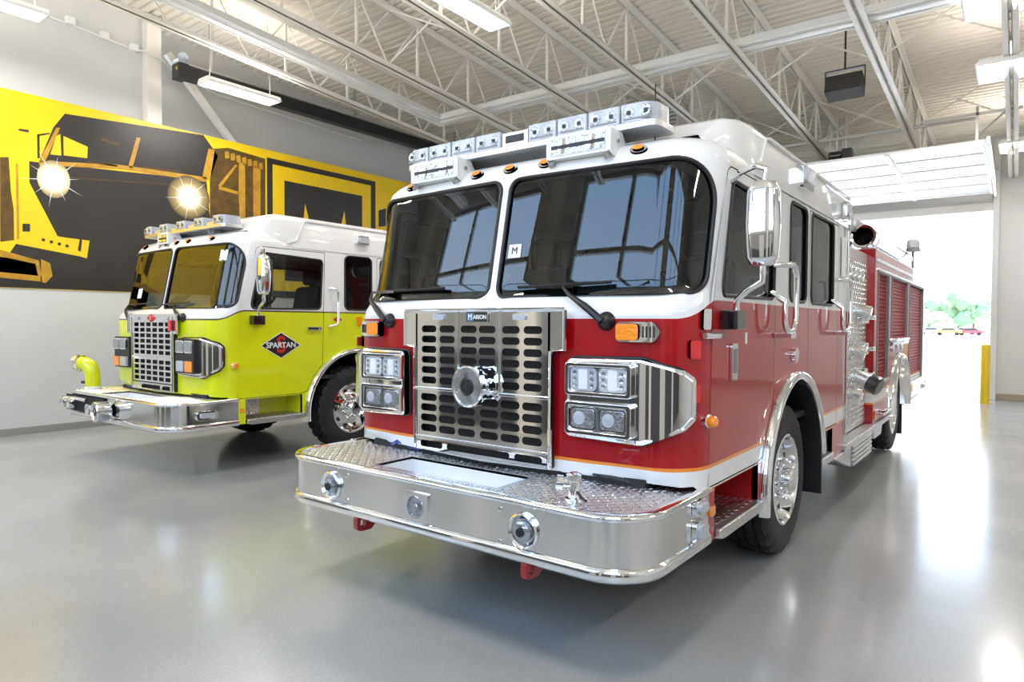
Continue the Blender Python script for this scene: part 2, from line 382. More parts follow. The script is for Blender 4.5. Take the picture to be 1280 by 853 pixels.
bars = []; y = -.35; k = 0; STEP = .62
while y < YB-STEP:
    za, zb_ = (JB, deck_z) if k % 2 == 0 else (deck_z, JB)
    bars.append(mesh_of(MB().tube([(0, y, za(y)+(.03 if k % 2 == 0 else -.03)), (0, y+STEP, zb_(y+STEP)+(-.03 if k % 2 == 0 else .03))], .014, 6), 'web_bar'))
    if k % 2 == 0: bars.append(mesh_of(MB().box(-.018, .018, y+STEP-.018, y+STEP+.018, JB(y+STEP)+.01, deck_z(y+STEP)-.02), 'web_bar'))
    y += STEP; k += 1
JX = [-9.5, -7.77, -6.1, -4.69, -3.2, -1.64, -.16, 1.4, 2.95, 4.5, 6.0]
for x in JX:
    j = link('joist', chord_me, 'white_steel', ceil); j.location = (x, 0, 0)
    if x < 1:
        for b in bars: link('web_bar', b, 'white_steel', j)
for yy in (3.6, 7.1, 10.6, 13.9):             # crossed bridging angles between neighbouring joists
    for a, b in zip(JX[:7], JX[1:7]):
        for za, zb_ in ((JB(yy)+.05, deck_z(yy)-.05), (deck_z(yy)-.05, JB(yy)+.05)):
            obj('cross_brace', MB().tube([(a, yy, za), (b, yy+.03, zb_)], .016, 4), 'white_steel', ceil)
# sectional door hanging open under the roof
d1 = struct(empty('door_1', (0, 0, 0)))
y0, z0, y1, z1 = 17.5, 4.42, 13.4, 4.60
NS = 5
SEC = (y1-y0)/NS; dzs = (z1-z0)/NS
def door_pt(i):
    def fn(u, v, d): return (u, y0+SEC*i+SEC*v, z0+dzs*(i+v)+d)
    return fn
mat('pane_white', (.86, .88, .90), .25, coat=.5)
for i in range(NS):
    wdt = (DX1-DX0)/3
    holes = [rect(DX0+wdt*k+.05, DX0+wdt*(k+1)-.05, .10, .90) for k in range(3)]
    s = obj('door_section', flat_plate(rect(DX0, DX1, .01, .99), holes, door_pt(i), 0, .045), 'heater_white', d1)
    for h in holes: obj('pane', MB().prism(h, door_pt(i), .015, .03), 'pane_white', s)
    for k in range(4): obj('hinge_stile', MB().prism(rect(DX0+wdt*k-.03 if k else DX0, DX0+wdt*k+.03 if k < 3 else DX1, .02, .98), door_pt(i), -.02, 0), 'white_steel', s)
for x in (DX0-.06, DX1+.02):
    t = MB(); b = beam(y1-.2, z1-.06, y0+.1, z0-.06, x, x+.05, .10); t.add(b.v, b.f); t.box(x, x+.05, YB-.12, YB-.06, 0, 4.35)
    obj('track', t, 'fixture_white', d1)
obj('spring_shaft', MB().cyl((DX0, YB-.25, 4.95), (DX1, YB-.25, 4.95), .05).cyl((DX0-.05, YB-.25, 4.95), (DX1+.1, YB-.25, 4.95), .016), 'strut', d1)
# door motor on its strut frame
op = tag(empty('door_opener', (-2.77, 13.75, 4.72)), 'black and red door motor hanging on steel struts over the open overhead door', 'door opener')
obj('motor', MB().lathe((-.16, 0, .06), (1, 0, 0), [(0, 0), (.075, 0), (.085, .03), (.085, .2), (.06, .24), (0, .24)], 18), 'gloss_black', op)
obj('gear_box', MB().box(.08, .24, -.11, .11, -.03, .16), 'black', op, bevel=.012)
obj('cover', MB().box(-.2, .2, -.1, .1, -.09, -.04), 'lens_red', op, bevel=.012)
obj('hanger', MB().box(-.03, .0, -.02, .02, .1, .75).box(.12, .15, -.02, .02, .1, .75), 'strut', op)
obj('cross_strut', MB().box(-1.2, 2.15, -.06, -.02, .34, .39), 'strut', op)
obj('diagonal_strut', MB().tube([(.14, -.03, .12), (.5, -.03, .36)], .014, 6), 'strut', op)
# far strut that holds the door track
st = tag(empty('track_hanger', (-.62, 13.5, 4.6)), 'steel angle hanger holding the corner of the raised door track', 'bracket')
obj('upright', MB().box(-.02, .02, -.02, .02, 0, .62), 'strut', st)
obj('brace', MB().tube([(0, 0, .12), (.42, 0, .52)], .016, 6), 'strut', st)
obj('cross_strut', MB().box(-.75, .6, -.02, .02, .48, .52), 'strut', st)

# ------------------------------------------------------------ things that hang from the roof or the wall
def fixture(x, y, z, L=1.22, W=.34, label=None, wires=True):
    t = empty('ceiling_light', (x, y, z)); tag(t, label or 'added ceiling light on thin wires, lighting the room from out of view', 'ceiling light', 'hanging ceiling lights')
    hw = W/2
    body = MB().prism([(-hw, 0), (hw, 0), (hw*.8, .055), (-hw*.8, .055)], lambda u, v, d: (u, d, v), -L/2, L/2)
    obj('housing', body, 'fixture_white', t, bevel=.006)
    for k in (-1, 0, 1): obj('lamp_tube', MB().cyl((k*hw*.6, -L/2+.03, -.012), (k*hw*.6, L/2-.03, -.012), .02, n=10), 'tube_glow', t)
    obj('lens_rim', flat_plate(rect(-hw, hw, -L/2, L/2), [rect(-hw+.02, hw-.02, -L/2+.02, L/2-.02)], lambda u, v, d: (u, v, d), -.03, 0), 'fixture_white', t)
    if wires:
        for s in (-1, 1): obj('hanging_wire', MB().tube([(0, s*L*.42, .05), (0, s*L*.38, deck_z(y)-z-.02)], .004, 5), 'strut', t)
    ld = bpy.data.lights.new('lamp', 'AREA'); ld.shape = 'RECTANGLE'; ld.size = W*.9; ld.size_y = L*.95; ld.energy = LAMP_W; ld.color = (1, .95, .89); ld.spread = PI
    lo = bpy.data.objects.new('lamp', ld); COL.objects.link(lo); lo.parent = t; lo.location = (0, 0, -.045)
    lu = ld.copy(); lu.energy = LAMP_W*(.6 if W < .5 else .3); lu.name = 'added_uplight'
    l2 = bpy.data.objects.new('added_uplight', lu); COL.objects.link(l2); l2.parent = t; l2.location = (0, 0, .075); l2.rotation_euler = (PI, 0, 0)  # upward lamp added to brighten the roof deck
    return t
fixture(-9.77, 5.85, 5.2, label='lit white strip light hanging in front of the black exhaust rail')
fixture(-9.78, 2.6, 5.4, label='lit strip light by the pale upper wall, before the steel column')
fixture(-5.08, 5.84, 5.2, label='lit white strip light hanging between the joists above the yellow truck')
fixture(-.25, 11.7, 5.2, .9, .62, 'wide bright white light below the last joist, nearer the door')
fixture(-.30, 9.55, 5.35, .9, .62, 'wide bright light with a grey top, farther from the overhead door')
fixture(-.12, 15.6, 4.95, .9, .5, 'bright white light hanging close to the wall beside the open door')
for x in (-9.75, -5.08, -.3, 3.9):  # unseen fixtures, added to light the room
    fixture(x, .9, 5.4)
for y in (5.5, 12.5): fixture(3.9, y, 5.2)  # two more out of view, added as light for the right side

h = tag(empty('radiant_heater', (0, 0, 0)), 'long white L-shaped radiant heater running through the roof joists', 'heater')
def chan(name, path, wd, dz0, dz1, m):       # mitred flat channel that follows the roof slope
    mb = MB(); hz = lambda y: 6.2-.069*y
    (ax, ay), (bx, by), (cx, cy) = path
    ring = lambda x, y, o: [(x+o[0]*a, y+o[1]*a, hz(y)+b) for a, b in ((-wd, dz0), (wd, dz0), (wd*.7, dz1), (-wd*.7, dz1))]
    mb.loft([ring(ax, ay, (1, 0)), ring(bx, by, (1, -1)), ring(cx, cy, (0, -1))]); return obj(name, mb, m, h)
pth = [(-9.0, -2.0), (-9.0, 9.55), (6.0, 9.55)]
chan('reflector', pth, .17, -.05, .06, 'heater_white')
chan('tube', pth, .05, -.085, -.052, 'heater_white')
for s in (-1, 1):
    mb = MB()
    q = [(x+a*.14, y+b*.14) for (x, y), (a, b) in zip(pth, ((s, 0), (s, -s), (0, -s)))]
    mb.tube([(x, y, 6.2-.069*y-.056) for x, y in q], .018, 6); obj('rim', mb, 'heater_white', h)

uh = tag(empty('unit_heater', (-5.6, 12.5, 5.4)), 'beige box heater with louvres hanging behind the long radiant heater', 'heater')
obj('casing', MB().box(-.3, .3, -.25, .25, 0, .55), 'upper_wall', uh, bevel=.015)
for k in range(6): obj('louvre', MB().prism([(-.25, .06+.075*k), (-.285, .085+.075*k), (-.28, .09+.075*k), (-.25, .07+.075*k)], lambda u, v, d: (d, u, v), -.26, .26), 'strut', uh)
for xx in (-.26, .26): obj('hanging_rod', MB().cyl((xx, 0, .55), (xx, 0, deck_z(12.5)-5.4), .008, n=6), 'strut', uh)
ra = tag(empty('exhaust_rail', (-10.7, 5.45, 5.47)), 'long black exhaust extraction rail along the wall above the mural', 'rail')
obj('rail_body', MB().box(-.09, .09, .0, 11.6, 0, .21), 'rail_black', ra, bevel=.008)
obj('end_cap', MB().box(-.12, .12, -.16, .0, -.02, .22), 'rail_black', ra, bevel=.01)
obj('yellow_sticker', MB().box(.02, .06, -.165, -.16, .11, .16), 'bollard_yellow', ra)
obj('top_flange', MB().box(-.02, .13, .0, 11.6, .21, .222), 'strut', ra)
for yy in (.4, 3.4, 6.4, 9.4): obj('hanger', MB().box(-.02, .02, yy, yy+.04, .21, deck_z(5.45+yy)-5.47), 'strut', ra)
sp = tag(empty('loudspeaker', (-2.14, 11.0, 5.15)), 'black box loudspeaker hanging from the roof on a bracket', 'speaker')
Msp = Matrix.Rotation(math.radians(-16), 4, 'X')
obj('cabinet', MB().box(-.25, .25, -.15, .15, -.13, .13).xform(Msp), 'speaker_black', sp, bevel=.012)
obj('front_grille', MB().box(-.23, .23, -.155, -.148, -.11, .11).xform(Msp), 'speaker_black', sp)
obj('bracket', MB().box(-.275, -.262, -.02, .02, -.02, .26).box(.262, .275, -.02, .02, -.02, .26).box(-.275, .275, -.025, .025, .25, .268), 'black', sp)
obj('drop_rod', MB().box(-.012, .012, -.012, .012, .268, deck_z(11)-5.15), 'black', sp)
co = tag(empty('wiring_conduit', (XL-.03, 3.9, 5.95)), 'thin white wiring conduit with junction boxes high on the wall', 'conduit')
obj('pipe', MB().tube([(-.14, -4, .32), (-.14, .2, .08), (-.14, 1.05, 0), (.03, 1.18, -.03), (.03, 1.45, -.10), (-.2, 1.7, -.12), (-.45, 2.6, -.22), (-.5, 6.0, -.3)], .016, 8), 'fixture_white', co)
for yy, zz in ((.15, .12), (.62, .06), (1.05, .02)): obj('junction_box', MB().box(-.17, -.08, yy-.06, yy+.06, zz-.05, zz+.06), 'fixture_white', co, bevel=.006)
em = tag(empty('emergency_light', (-11.2, 5.68, 6.02)), 'clear round emergency lamp head beside the steel column', 'lamp')
obj('lamp_head', MB().lathe((0, 0, 0), (.6, -.5, -.4), [(0, -.05), (.05, -.04), (.085, .03), (.09, .06), (.07, .075), (0, .08)], 18), 'lens_clear', em)
obj('mount', MB().box(-.33, .0, -.02, .02, -.02, .02), 'fixture_white', em)

# ------------------------------------------------------------ wall mural (flat print)
mu = tag(obj('wall_mural', MB().box(XL, XL+.012, -1.5, 11.3, 2.065, 4.805), 'mural_yellow'), 'huge yellow and black printed wall mural of a heavy truck', 'mural')
PR = [('cab_print','dark',[(3.76,4.4),(3.91,4.64),(6.0,4.8),(6.26,4.5),(6.11,4.06),(4.66,4.02),(3.58,3.88)]),
('hood_print','dark',[(3.46,3.86),(6.05,4.04),(6.11,3.37),(6.29,3.04),(6.29,2.07),(3.1,2.07),(3.11,2.36),(3.29,2.68),(4.18,2.56),(4.22,2.82),(3.94,2.83),(3.8,2.84),(3.46,3.56)]),
('side_print','brown',[(6.11,4.59),(6.45,4.68),(7.18,4.63),(7.17,2.07),(6.1,2.07)]),
('machine_print','brown',[(3.12,3.85),(3.22,3.87),(3.24,3.4),(3.27,3.16),(3.27,2.73),(3.11,2.69)]),
('ground_print','dark',[(-1.4,2.07),(3.1,2.07),(3.11,2.36),(-1.4,2.5)]),
('frame_print','dark',[(7.21,4.665),(9.84,4.665),(9.84,2.07),(7.21,2.07)]),
('tank_print','gold',[(2.4,2.62),(3.11,2.58),(3.56,2.47),(3.6,2.17),(3.1,2.2),(2.4,2.2)]),
('pillar_print','gold',[(3.58,3.88),(3.8,4.41),(3.85,4.42),(3.65,3.88)]),
('window_print','yellow',[(3.72,4.01),(3.8,4.29),(3.85,4.33),(3.86,4.02)]),
('window_print','yellow',[(3.89,4.31),(4.21,4.22),(4.2,4.05),(3.89,4.03)]),
('pillar_print','gold',[(4.78,4.04),(4.91,4.52),(4.97,4.52),(4.84,4.01)]),
('sill_print','gold',[(3.58,3.89),(4.66,4.04),(6.05,4.09),(6.05,4.01),(4.66,3.97),(3.58,3.83)]),
('pillar_print','gold',[(5.97,4.07),(6.09,4.59),(6.2,4.59),(6.11,4.04)]),
('bar_print','gold',[(6.65,4.47),(6.77,4.47),(6.77,3.45),(6.64,3.47)]),
('bar_print','gold',[(6.93,4.45),(7.08,4.45),(7.07,3.45),(6.93,3.44)]),
('bar_print','gold',[(6.26,3.99),(6.59,4.42),(6.62,4.4),(6.3,3.95)]),
('bar_print','gold',[(6.27,3.98),(6.63,3.94),(6.63,3.89),(6.27,3.92)]),
('tank_print','brown',[(2.6,2.5),(3.18,2.48),(3.52,2.42),(3.55,2.25),(3.2,2.27),(2.6,2.3)]),
('tank_print','gold',[(3.59,2.49),(3.7,2.44),(3.73,2.26),(3.64,2.15),(3.58,2.17)]),
('hatch_print','dark',[(3.37,2.97),(3.46,2.98),(3.46,2.87),(3.37,2.86)]),
('plate_print','dark',[(3.34,4.29),(3.46,4.3),(3.46,4.26),(3.34,4.26)]),
('bracket_print','dark',[(3.56,4.26),(3.59,4.27),(3.59,3.93),(3.56,3.92)]),
('bracket_print','dark',[(3.56,4.26),(3.72,4.32),(3.72,4.3),(3.56,4.23)]),
('letter_print','yellow',[(3.97,2.61),(4.01,2.82),(4.05,2.83),(4.03,2.58)]),
('letter_print','yellow',[(4.09,2.57),(4.14,2.8),(4.22,2.82),(4.18,2.55)]),
('hatch_print','dark',[(9.93,4.06),(10.14,4.13),(10.14,3.74),(9.93,3.7)]),
('square_print','yellow',[(7.33,4.56),(9.71,4.56),(9.71,2.2),(7.33,2.2)]),
('square_print','dark',[(7.58,4.3),(9.47,4.3),(9.47,2.4),(7.58,2.4)]),
('spike_print','yellow',[(7.98,3.4),(8.04,3.93),(8.2,3.4)]),('spike_print','yellow',[(8.85,3.4),(9.0,3.92),(9.07,3.4)])]
PR += [('glint_print','brown',[(4.38,4.40),(4.66,4.37),(4.64,4.33),(4.40,4.36)]),('seam_print','brown',[(3.9,3.72),(5.5,3.88),(5.5,3.865),(3.9,3.705)]),('wiper_print','brown',[(4.2,3.99),(4.62,4.0),(4.62,4.025),(4.2,4.01)]),('wiper_print','brown',[(5.0,4.05),(5.6,4.10),(5.6,4.12),(5.0,4.075)]),('bolt_print','dark',[(3.6,2.79),(3.64,2.79),(3.64,2.75),(3.6,2.75)]),('bolt_print','dark',[(3.7,2.77),(3.74,2.77),(3.74,2.73),(3.7,2.73)]),('bolt_print','dark',[(3.8,2.75),(3.84,2.75),(3.84,2.71),(3.8,2.71)]),('bolt_print','dark',[(3.9,2.73),(3.94,2.73),(3.94,2.69),(3.9,2.69)]),('notch_print','dark',[(4.06,2.66),(4.09,2.84),(4.12,2.84),(4.10,2.64)]),('panel_print','gold',[(3.3,3.80),(3.33,3.80),(3.33,2.75),(3.3,2.74)])]
for k in range(7):                            # rope-like load over the printed side
    PR.append(('roll_print', 'gold', [(6.38+.11*k, 4.60-.012*k), (6.46+.11*k, 4.62-.012*k), (6.47+.11*k, 4.50-.012*k), (6.39+.11*k, 4.48-.012*k)]))
for i, (n_, m_, p_) in enumerate(PR):
    lay = .0125 if i < 6 else .0135 if n_ not in ('square_print', 'spike_print') else (.0132 if i < 28 and m_ == 'yellow' and n_ == 'square_print' else .014)
    if n_ == 'spike_print': lay = .015
    obj(n_, MB().prism(p_, lambda u, v, d: (XL+d, u, v), .011, lay), 'mural_'+m_, mu)
def flare_mat():
    m = mat('mural_flare', (1, 1, 1), .4); nb = NB(m); t = nb.n.new('ShaderNodeTexCoord'); s = nb.n.new('ShaderNodeSeparateXYZ'); nb.l.new(t.outputs['Object'], s.inputs[0])
    r = nb.m('SQRT', nb.m('ADD', nb.m('POWER', s.outputs[1], 2.), nb.m('POWER', s.outputs[2], 2.)))
    c = nb.mix(nb.smooth(r, .13, .27, 0., 1.), (1., .93, .62), (.34, .26, .10)); c = nb.mix(nb.smooth(r, .25, .40, 0., 1.), c, (.028, .024, .022)); c = nb.mix(nb.smooth(r, .06, .19, 0., 1.), (1, 1, .96), c)
    nb.l.new(c, nb.n['Principled BSDF'].inputs['Base Color'])
flare_mat()
for yy, zz in ((3.76, 3.66), (5.74, 3.70)):
    f = obj('flare_print', MB().prism(ell(0, 0, .21, .27, 28) if yy < 4 else ell(0, 0, .36, .36, 28), lambda u, v, d: (d, u, v), .0, .003), 'mural_flare', mu); f.location = (XL+.012, yy, zz)
    st_ = MB()
    for k in range(10):
        a = 2*PI*k/10+.15; L = .42 if k % 2 else .34; w_ = .012
        st_.prism([(w_*math.sin(a), -w_*math.cos(a)), (L*math.cos(a), L*math.sin(a)), (-w_*math.sin(a), w_*math.cos(a))], lambda u, v, d: (d, u, v), .003, .004)
    g = obj('ray_print', st_, 'paper', f)
    obj('core_print', MB().prism(ell(0, 0, .09, .11, 20), lambda u, v, d: (d, u, v), .003, .0055), 'paper', f)
bo = tag(empty('bollard', (-.55, 17.0, 0)), 'yellow round safety bollard beside the open overhead door', 'bollard')
obj('post', MB().lathe((0, 0, 0), (0, 0, 1), [(0, 0), (.085, 0), (.085, 1.17), (.075, 1.205), (.045, 1.225), (0, 1.232)], 24), 'bollard_yellow', bo)
obj('collar', MB().lathe((0, 0, 0), (0, 0, 1), [(0, 0), (.13, 0), (.13, .012), (.087, .014)], 24), 'bollard_yellow', bo)

# ------------------------------------------------------------ outdoors
def blob(mb, c, r, seed):
    rnd = random.Random(seed); bm = bmesh.new(); bmesh.ops.create_icosphere(bm, subdivisions=2, radius=1)
    for v in bm.verts: v.co *= 1+rnd.uniform(-.22, .22)
    mb.add([(c[0]+v.co.x*r[0], c[1]+v.co.y*r[1], c[2]+v.co.z*r[2]) for v in bm.verts], [tuple(q.index for q in f.verts) for f in bm.faces]); bm.free()
TR = [(-26, 205, 8.5, 4.2), (-21.0, 224, 10.8, 4.6), (-17.5, 202, 9.5, 3.9), (-13.0, 216, 11.0, 4.4), (-9, 200, 8.5, 4.), (-16, 184, 5.0, 3.4), (-30, 226, 10, 4.6), (-36, 208, 9, 4.6)]
TL_ = ['mid green tree close beside the truck tail in the distant row', 'tall round green tree in the distant row', 'green tree behind the pale bush', 'tallest tree of the distant row, by the door jamb', 'shorter tree ending the distant row', 'pale low bush before the distant trees', 'green tree seen past the truck body', 'green tree far behind the truck body']
for i, (x, y, hh, rr) in enumerate(TR):
    t = tag(empty('tree', (x, y, -.21)), TL_[i], 'tree', 'trees beyond the car park')
    mb = MB(); rnd = random.Random(i)
    for k in range(11): blob(mb, (rnd.uniform(-.6, .6)*rr, rnd.uniform(-.4, .4)*rr, hh*rnd.uniform(.3, .85)), [rr*rnd.uniform(.28, .45)]*3, i*50+k)
    obj('crown', mb, 'leaf_pale' if i == 5 else 'leaf', t); obj('trunk', MB().cyl((0, 0, 0), (0, 0, hh*.6), .35, .2, 8), 'bark', t)
def car(x, y, m, label):
    t = tag(empty('car', (x, y, -.21)), label, 'car', 'cars parked far outside')
    def sec(yy, pts): return [(px, yy, pz) for px, pz in pts]
    prof = [(-2.2, .45), (-2.2, .8), (-1.4, .95), (-.8, 1.45), (.8, 1.48), (1.5, 1.0), (2.15, .9), (2.2, .45)]
    obj('body', MB().prism(prof, lambda u, v, d: (u, d, v), -.85, .85), m, t, bevel=.06)
    obj('window', MB().prism([(-1.2, 1.0), (-.72, 1.40), (.72, 1.42), (1.25, 1.02)], lambda u, v, d: (u, d, v), -.87, .87), 'car_glass', t)
    for sx in (-1.35, 1.35):
        for sy in (-.8, .8): obj('wheel', MB().cyl((sx, sy-.1, .33), (sx, sy+.1, .33), .33, n=16), 'rubber', t)
car(-10.6, 150, 'car_yellow', 'tiny yellow car parked far outside the open door'); car(-7.3, 152, 'car_red', 'tiny red car parked far outside, by the door jamb')
car(-13.8, 155, 'car_white', 'tiny white car parked far outside, next to the truck tail'); car(-9, 166, 'car_white', 'tiny white car parked behind the yellow and red cars')
def portal(name, loc, sx, sy, d):
    ld = bpy.data.lights.new(name, 'AREA'); ld.shape = 'RECTANGLE'; ld.size = sx; ld.size_y = sy; ld.cycles.is_portal = True
    o = bpy.data.objects.new(name, ld); COL.objects.link(o); o.location = loc; o.rotation_euler = Vector(d).to_track_quat('-Z', 'Y').to_euler()
portal('door_daylight', ((DX0+DX1)/2, YB+.3, DZ/2), DX1-DX0, DZ, (0, -1, 0))
for a, b in FW: portal('front_daylight', ((a+b)/2, YN-.3, 4.35), b-a, 4.1, (0, 1, 0))
# ------------------------------------------------------------ cab skin: s runs round the nose from tail to tail, v runs up
W, R, YF, BOW, YR = 1.245, .27, .49, .04, 4.06
A = W-R; Q = R*PI/2; YC = YF+BOW+R
ZR, LR, RI, RH = 2.46, .25, .20, .16
def smst(t): t = max(0, min(1, t)); return t*t*(3-2*t)
def yoff(z): return .10*smst((z-1.64)/.17)+.13/.64*max(0, min(z, 2.62)-1.80)
def cabP(s, v):
    sg = 1 if s >= 0 else -1; t = abs(s)
    if t < A: x = t; y = YF+BOW*(t/A)**2
    elif t < A+Q:
        f = (t-A)/R; x = A+R*math.sin(f); y = YF+BOW+R*(1-math.cos(f))
    else: x = W; y = YC+(t-A-Q)
    if v <= ZR: z = v; d = 0
    else:
        th = min((v-ZR)/LR, 1)*PI/2; z = ZR+RH*math.sin(th); d = RI*(1-math.cos(th))
    fall = 1-smst((y-YC)/1.4); fy = 1-smst((y-YF)/(R+.6))
    return (sg*x*(1-d/W), y+yoff(z)*fall+d*fy, z)
sY = lambda y: A+Q+(y-YC)
def mir(poly): return [(-a, b) for a, b in reversed(poly)]
AXF, AXR, WZ = 2.37, 7.30, .525
def arc(cy, cz, r, a0, a1, n): return [(cy+r*math.cos(a0+(a1-a0)*k/n), cz+r*math.sin(a0+(a1-a0)*k/n)) for k in range(n+1)]
VT = ZR+LR
def cab_outline():
    side = [(.66, .80), (.72, .76), (.745, .70), (.75, .50), (.862, .50), (.862, .765), (1.58, .765), (1.58, .49), (AXF-.69, .49)]
    side += arc(AXF, WZ, .69, PI, 0, 26) + [(AXF+.69, .49), (3.13, .49), (3.13, .74), (3.58, .74), (3.58, .45), (4.06, .45)]
    rt = [(0, .80), (A+Q*.5, .80)]+[(sY(y), z) for y, z in side]+[(sY(4.06), VT)]
    return rt+mir(rt)[:-1] if False else rt+[(-a, b) for a, b in reversed(rt)][:-1]
WS = rpoly([(.034, 1.752), (1.278, 1.758), (1.292, 2.458), (.034, 2.462)], [.07, .10, .25, .07], 12)
DOORF = rpoly([(1.368, .775), (sY(1.565), .775)]+[(sY(y), z) for y, z in arc(AXF, WZ, .765, PI*.885, PI*.725, 8)]+[(sY(1.872), 2.44), (1.368, 2.44)], [.01, .01]+[0]*9+[.02, .06], 4)
DOORR = rpoly([(sY(2.715), 2.44)]+[(sY(y), z) for y, z in arc(AXF, WZ, .765, PI*.350, PI*.10, 8)]+[(sY(3.12), .76), (sY(3.71), .76), (sY(3.71), 2.44)], [.03]+[0]*10+[.01, .03], 4)
WIN1 = rpoly([(1.432, 1.752), (sY(1.822), 1.762), (sY(1.835), 2.345), (1.455, 2.372)], [.07, .05, .05, .05], 6)
WIN2 = rpoly([(sY(2.20), 1.762), (sY(2.63), 1.762), (sY(2.63), 2.43), (sY(2.20), 2.43)], .07, 6)
WIN3 = rpoly([(sY(2.775), 1.762), (sY(3.50), 1.762), (sY(3.50), 2.43), (sY(2.775), 2.43)], .07, 6)
def inset(poly, d):
    n = len(poly); ar = sum(poly[i-1][0]*poly[i][1]-poly[i][0]*poly[i-1][1] for i in range(n)); sg = 1 if ar > 0 else -1; out = []
    for i in range(n):
        a, p, b = Vector(poly[i-1]), Vector(poly[i]), Vector(poly[(i+1) % n])
        e = (p-a).normalized()+(b-p).normalized(); e = e.normalized() if e.length > 1e-9 else Vector((1, 0))
        out.append((p.x-e.y*sg*d, p.y+e.x*sg*d))
    return out
def cab_regions():
    out = cab_outline()
    wins = [('ws', WS), ('ws', mir(WS))]
    for nm, p in (('w1', WIN1), ('w2', WIN2), ('w3', WIN3)): wins += [(nm+'R', p), (nm+'L', mir(p))]
    wins.append(('hole', rect(-.488, .488, .82, 1.655)))
    doors = [('dfR', DOORF), ('dfL', mir(DOORF)), ('drR', DOORR), ('drL', mir(DOORR))]
    gi = [(n, inset(p, .007)) for n, p in doors]
    extra = []
    ss = [-sY(4.0)+.2*k for k in range(14)]; smax = A+Q+.1
    sl = sorted(set([round(k*.1, 3) for k in range(-9, 10)]+[round(sg*(A+Q*k/10), 4) for k in range(0, 11) for sg in (-1, 1)]+[round(sg*sY(.85+.16*k), 3) for k in range(20) for sg in (-1, 1)]))
    vl = [.6, .75, .9, 1.05, 1.2, 1.35, 1.5, 1.6, 1.64, 1.68, 1.72, 1.76, 1.80, 1.85, 2.0, 2.15, 2.3, 2.42]+[ZR+LR*k/8 for k in range(8)]
    for s in sl:
        for v in vl:
            if inside((s, v), out): extra.append((s, v))
    for s in sl:
        if abs(s) < sY(4.05): extra.append((s, VT))
    V, F = cdt([out]+[p for _, p in wins]+[p for _, p in doors]+[p for _, p in gi], extra)
    reg = {}
    for t in F:
        c = (sum(V[i][0] for i in t)/3, sum(V[i][1] for i in t)/3)
        if not inside(c, out): continue
        k = 'shell'
        for j, (n, p) in enumerate(wins):
            if inside(c, p): k = n+('%d' % j if n == 'ws' else ''); break
        else:
            for (n, p), (_, q) in zip(doors, gi):
                if inside(c, p): k = n if inside(c, q) else 'gap'; break
        reg.setdefault(k, []).append(t)
    return V, reg
CV, CREG = cab_regions()
CAB_ME = {k: region_mesh(k, CV, t, cabP, -.010 if k[0] == 'w' else 0., 0 if k[0] == 'w' else .035) for k, t in CREG.items() if k not in ('gap', 'hole')}
def patch(name, poly, o0, o1, m, parent, extra=(), step=.05):    # raised patch that follows the cab skin
    xs = [p[0] for p in poly]; ys = [p[1] for p in poly]; ex = list(extra)
    a = min(xs)+step/2
    while a < max(xs):
        b = min(ys)+step
        while b < max(ys):
            if inside((a, b), poly): ex.append((a, b))
            b += step*2
        a += step
    V, F = cdt([poly], ex); T = [t for t in F if inside((sum(V[i][0] for i in t)/3, sum(V[i][1] for i in t)/3), poly)]
    me = region_mesh(name, V, T, cabP, o1, o1-o0); return link(name, me, m, parent)
def on(s, v, o=0.): p = Vector(cabP(s, v)); return p+normal_at(cabP, s, v)*o
def loop_tube(name, poly, r, off, m, parent):
    return obj(name, MB().tube([on(a, b, off) for a, b in poly], r, 8, True), m, parent)

# ------------------------------------------------------------ wheels
def wheel_meshes():
    n = 96; prof = [(.30, -.135), (.36, -.15), (.44, -.152), (.492, -.138), (.516, -.12), (.520, -.085), (.520, -.075), (.503, -.070), (.503, -.058), (.522, -.053), (.523, -.012), (.505, -.008), (.505, .008), (.523, .012), (.522, .053), (.503, .058), (.503, .070), (.520, .075), (.520, .085), (.516, .12), (.492, .138), (.44, .152), (.36, .15), (.30, .135)]
    mb = MB()
    for k in range(n):
        a = 2*PI*k/n
        for r, h in prof:
            if r > .49 and (k + (2 if h > 0 else 0)) % 4 == 0: r -= .02 if abs(h) > .05 else .012
            mb.v.append((h, r*math.cos(a), r*math.sin(a)))
    m = len(prof)
    for k in range(n):
        for i in range(m-1): mb.f.append((k*m+i, k*m+i+1, ((k+1) % n)*m+i+1, ((k+1) % n)*m+i))
    tyre = mesh_of(mb, 'tyre', 30)
    f = MB().lathe((0, 0, 0), (1, 0, 0), [(.30, -.14), (.305, .10), (.315, .145), (.300, .150), (.285, .135), (.275, .09), (.262, .055), (.235, .065), (.20, .085), (.165, .10), (.135, .105), (.0, .106)], 48)
    front = mesh_of(f, 'rim', 25)
    g = MB().lathe((0, 0, 0), (1, 0, 0), [(.30, -.14), (.305, .10), (.315, .145), (.300, .150), (.285, .14), (.27, .05), (.255, -.03), (.235, -.07), (.19, -.075), (.14, -.07), (.13, .03), (.10, .07), (0, .075)], 48)
    rear = mesh_of(g, 'rim', 25)
    hub = mesh_of(MB().lathe((.10, 0, 0), (1, 0, 0), [(.105, 0), (.105, .02), (.085, .03), (.085, .085), (.075, .10), (.0, .104)], 24), 'hub_cap', 30)
    nut = mesh_of(MB().lathe((0, 0, 0), (1, 0, 0), [(.021, 0), (.021, .012), (.016, .016), (.016, .05), (.011, .06), (0, .062)], 10), 'lug_nut', 35)
    hole = mesh_of(MB().prism(ell(0, 0, .026, .036, 14), lambda u, v, d: (d, u, v), -.001, .0015), 'hand_hole')
    return tyre, front, rear, hub, nut, hole
TYRE, RIMF, RIMR, HUB, NUT, HOLE = wheel_meshes()
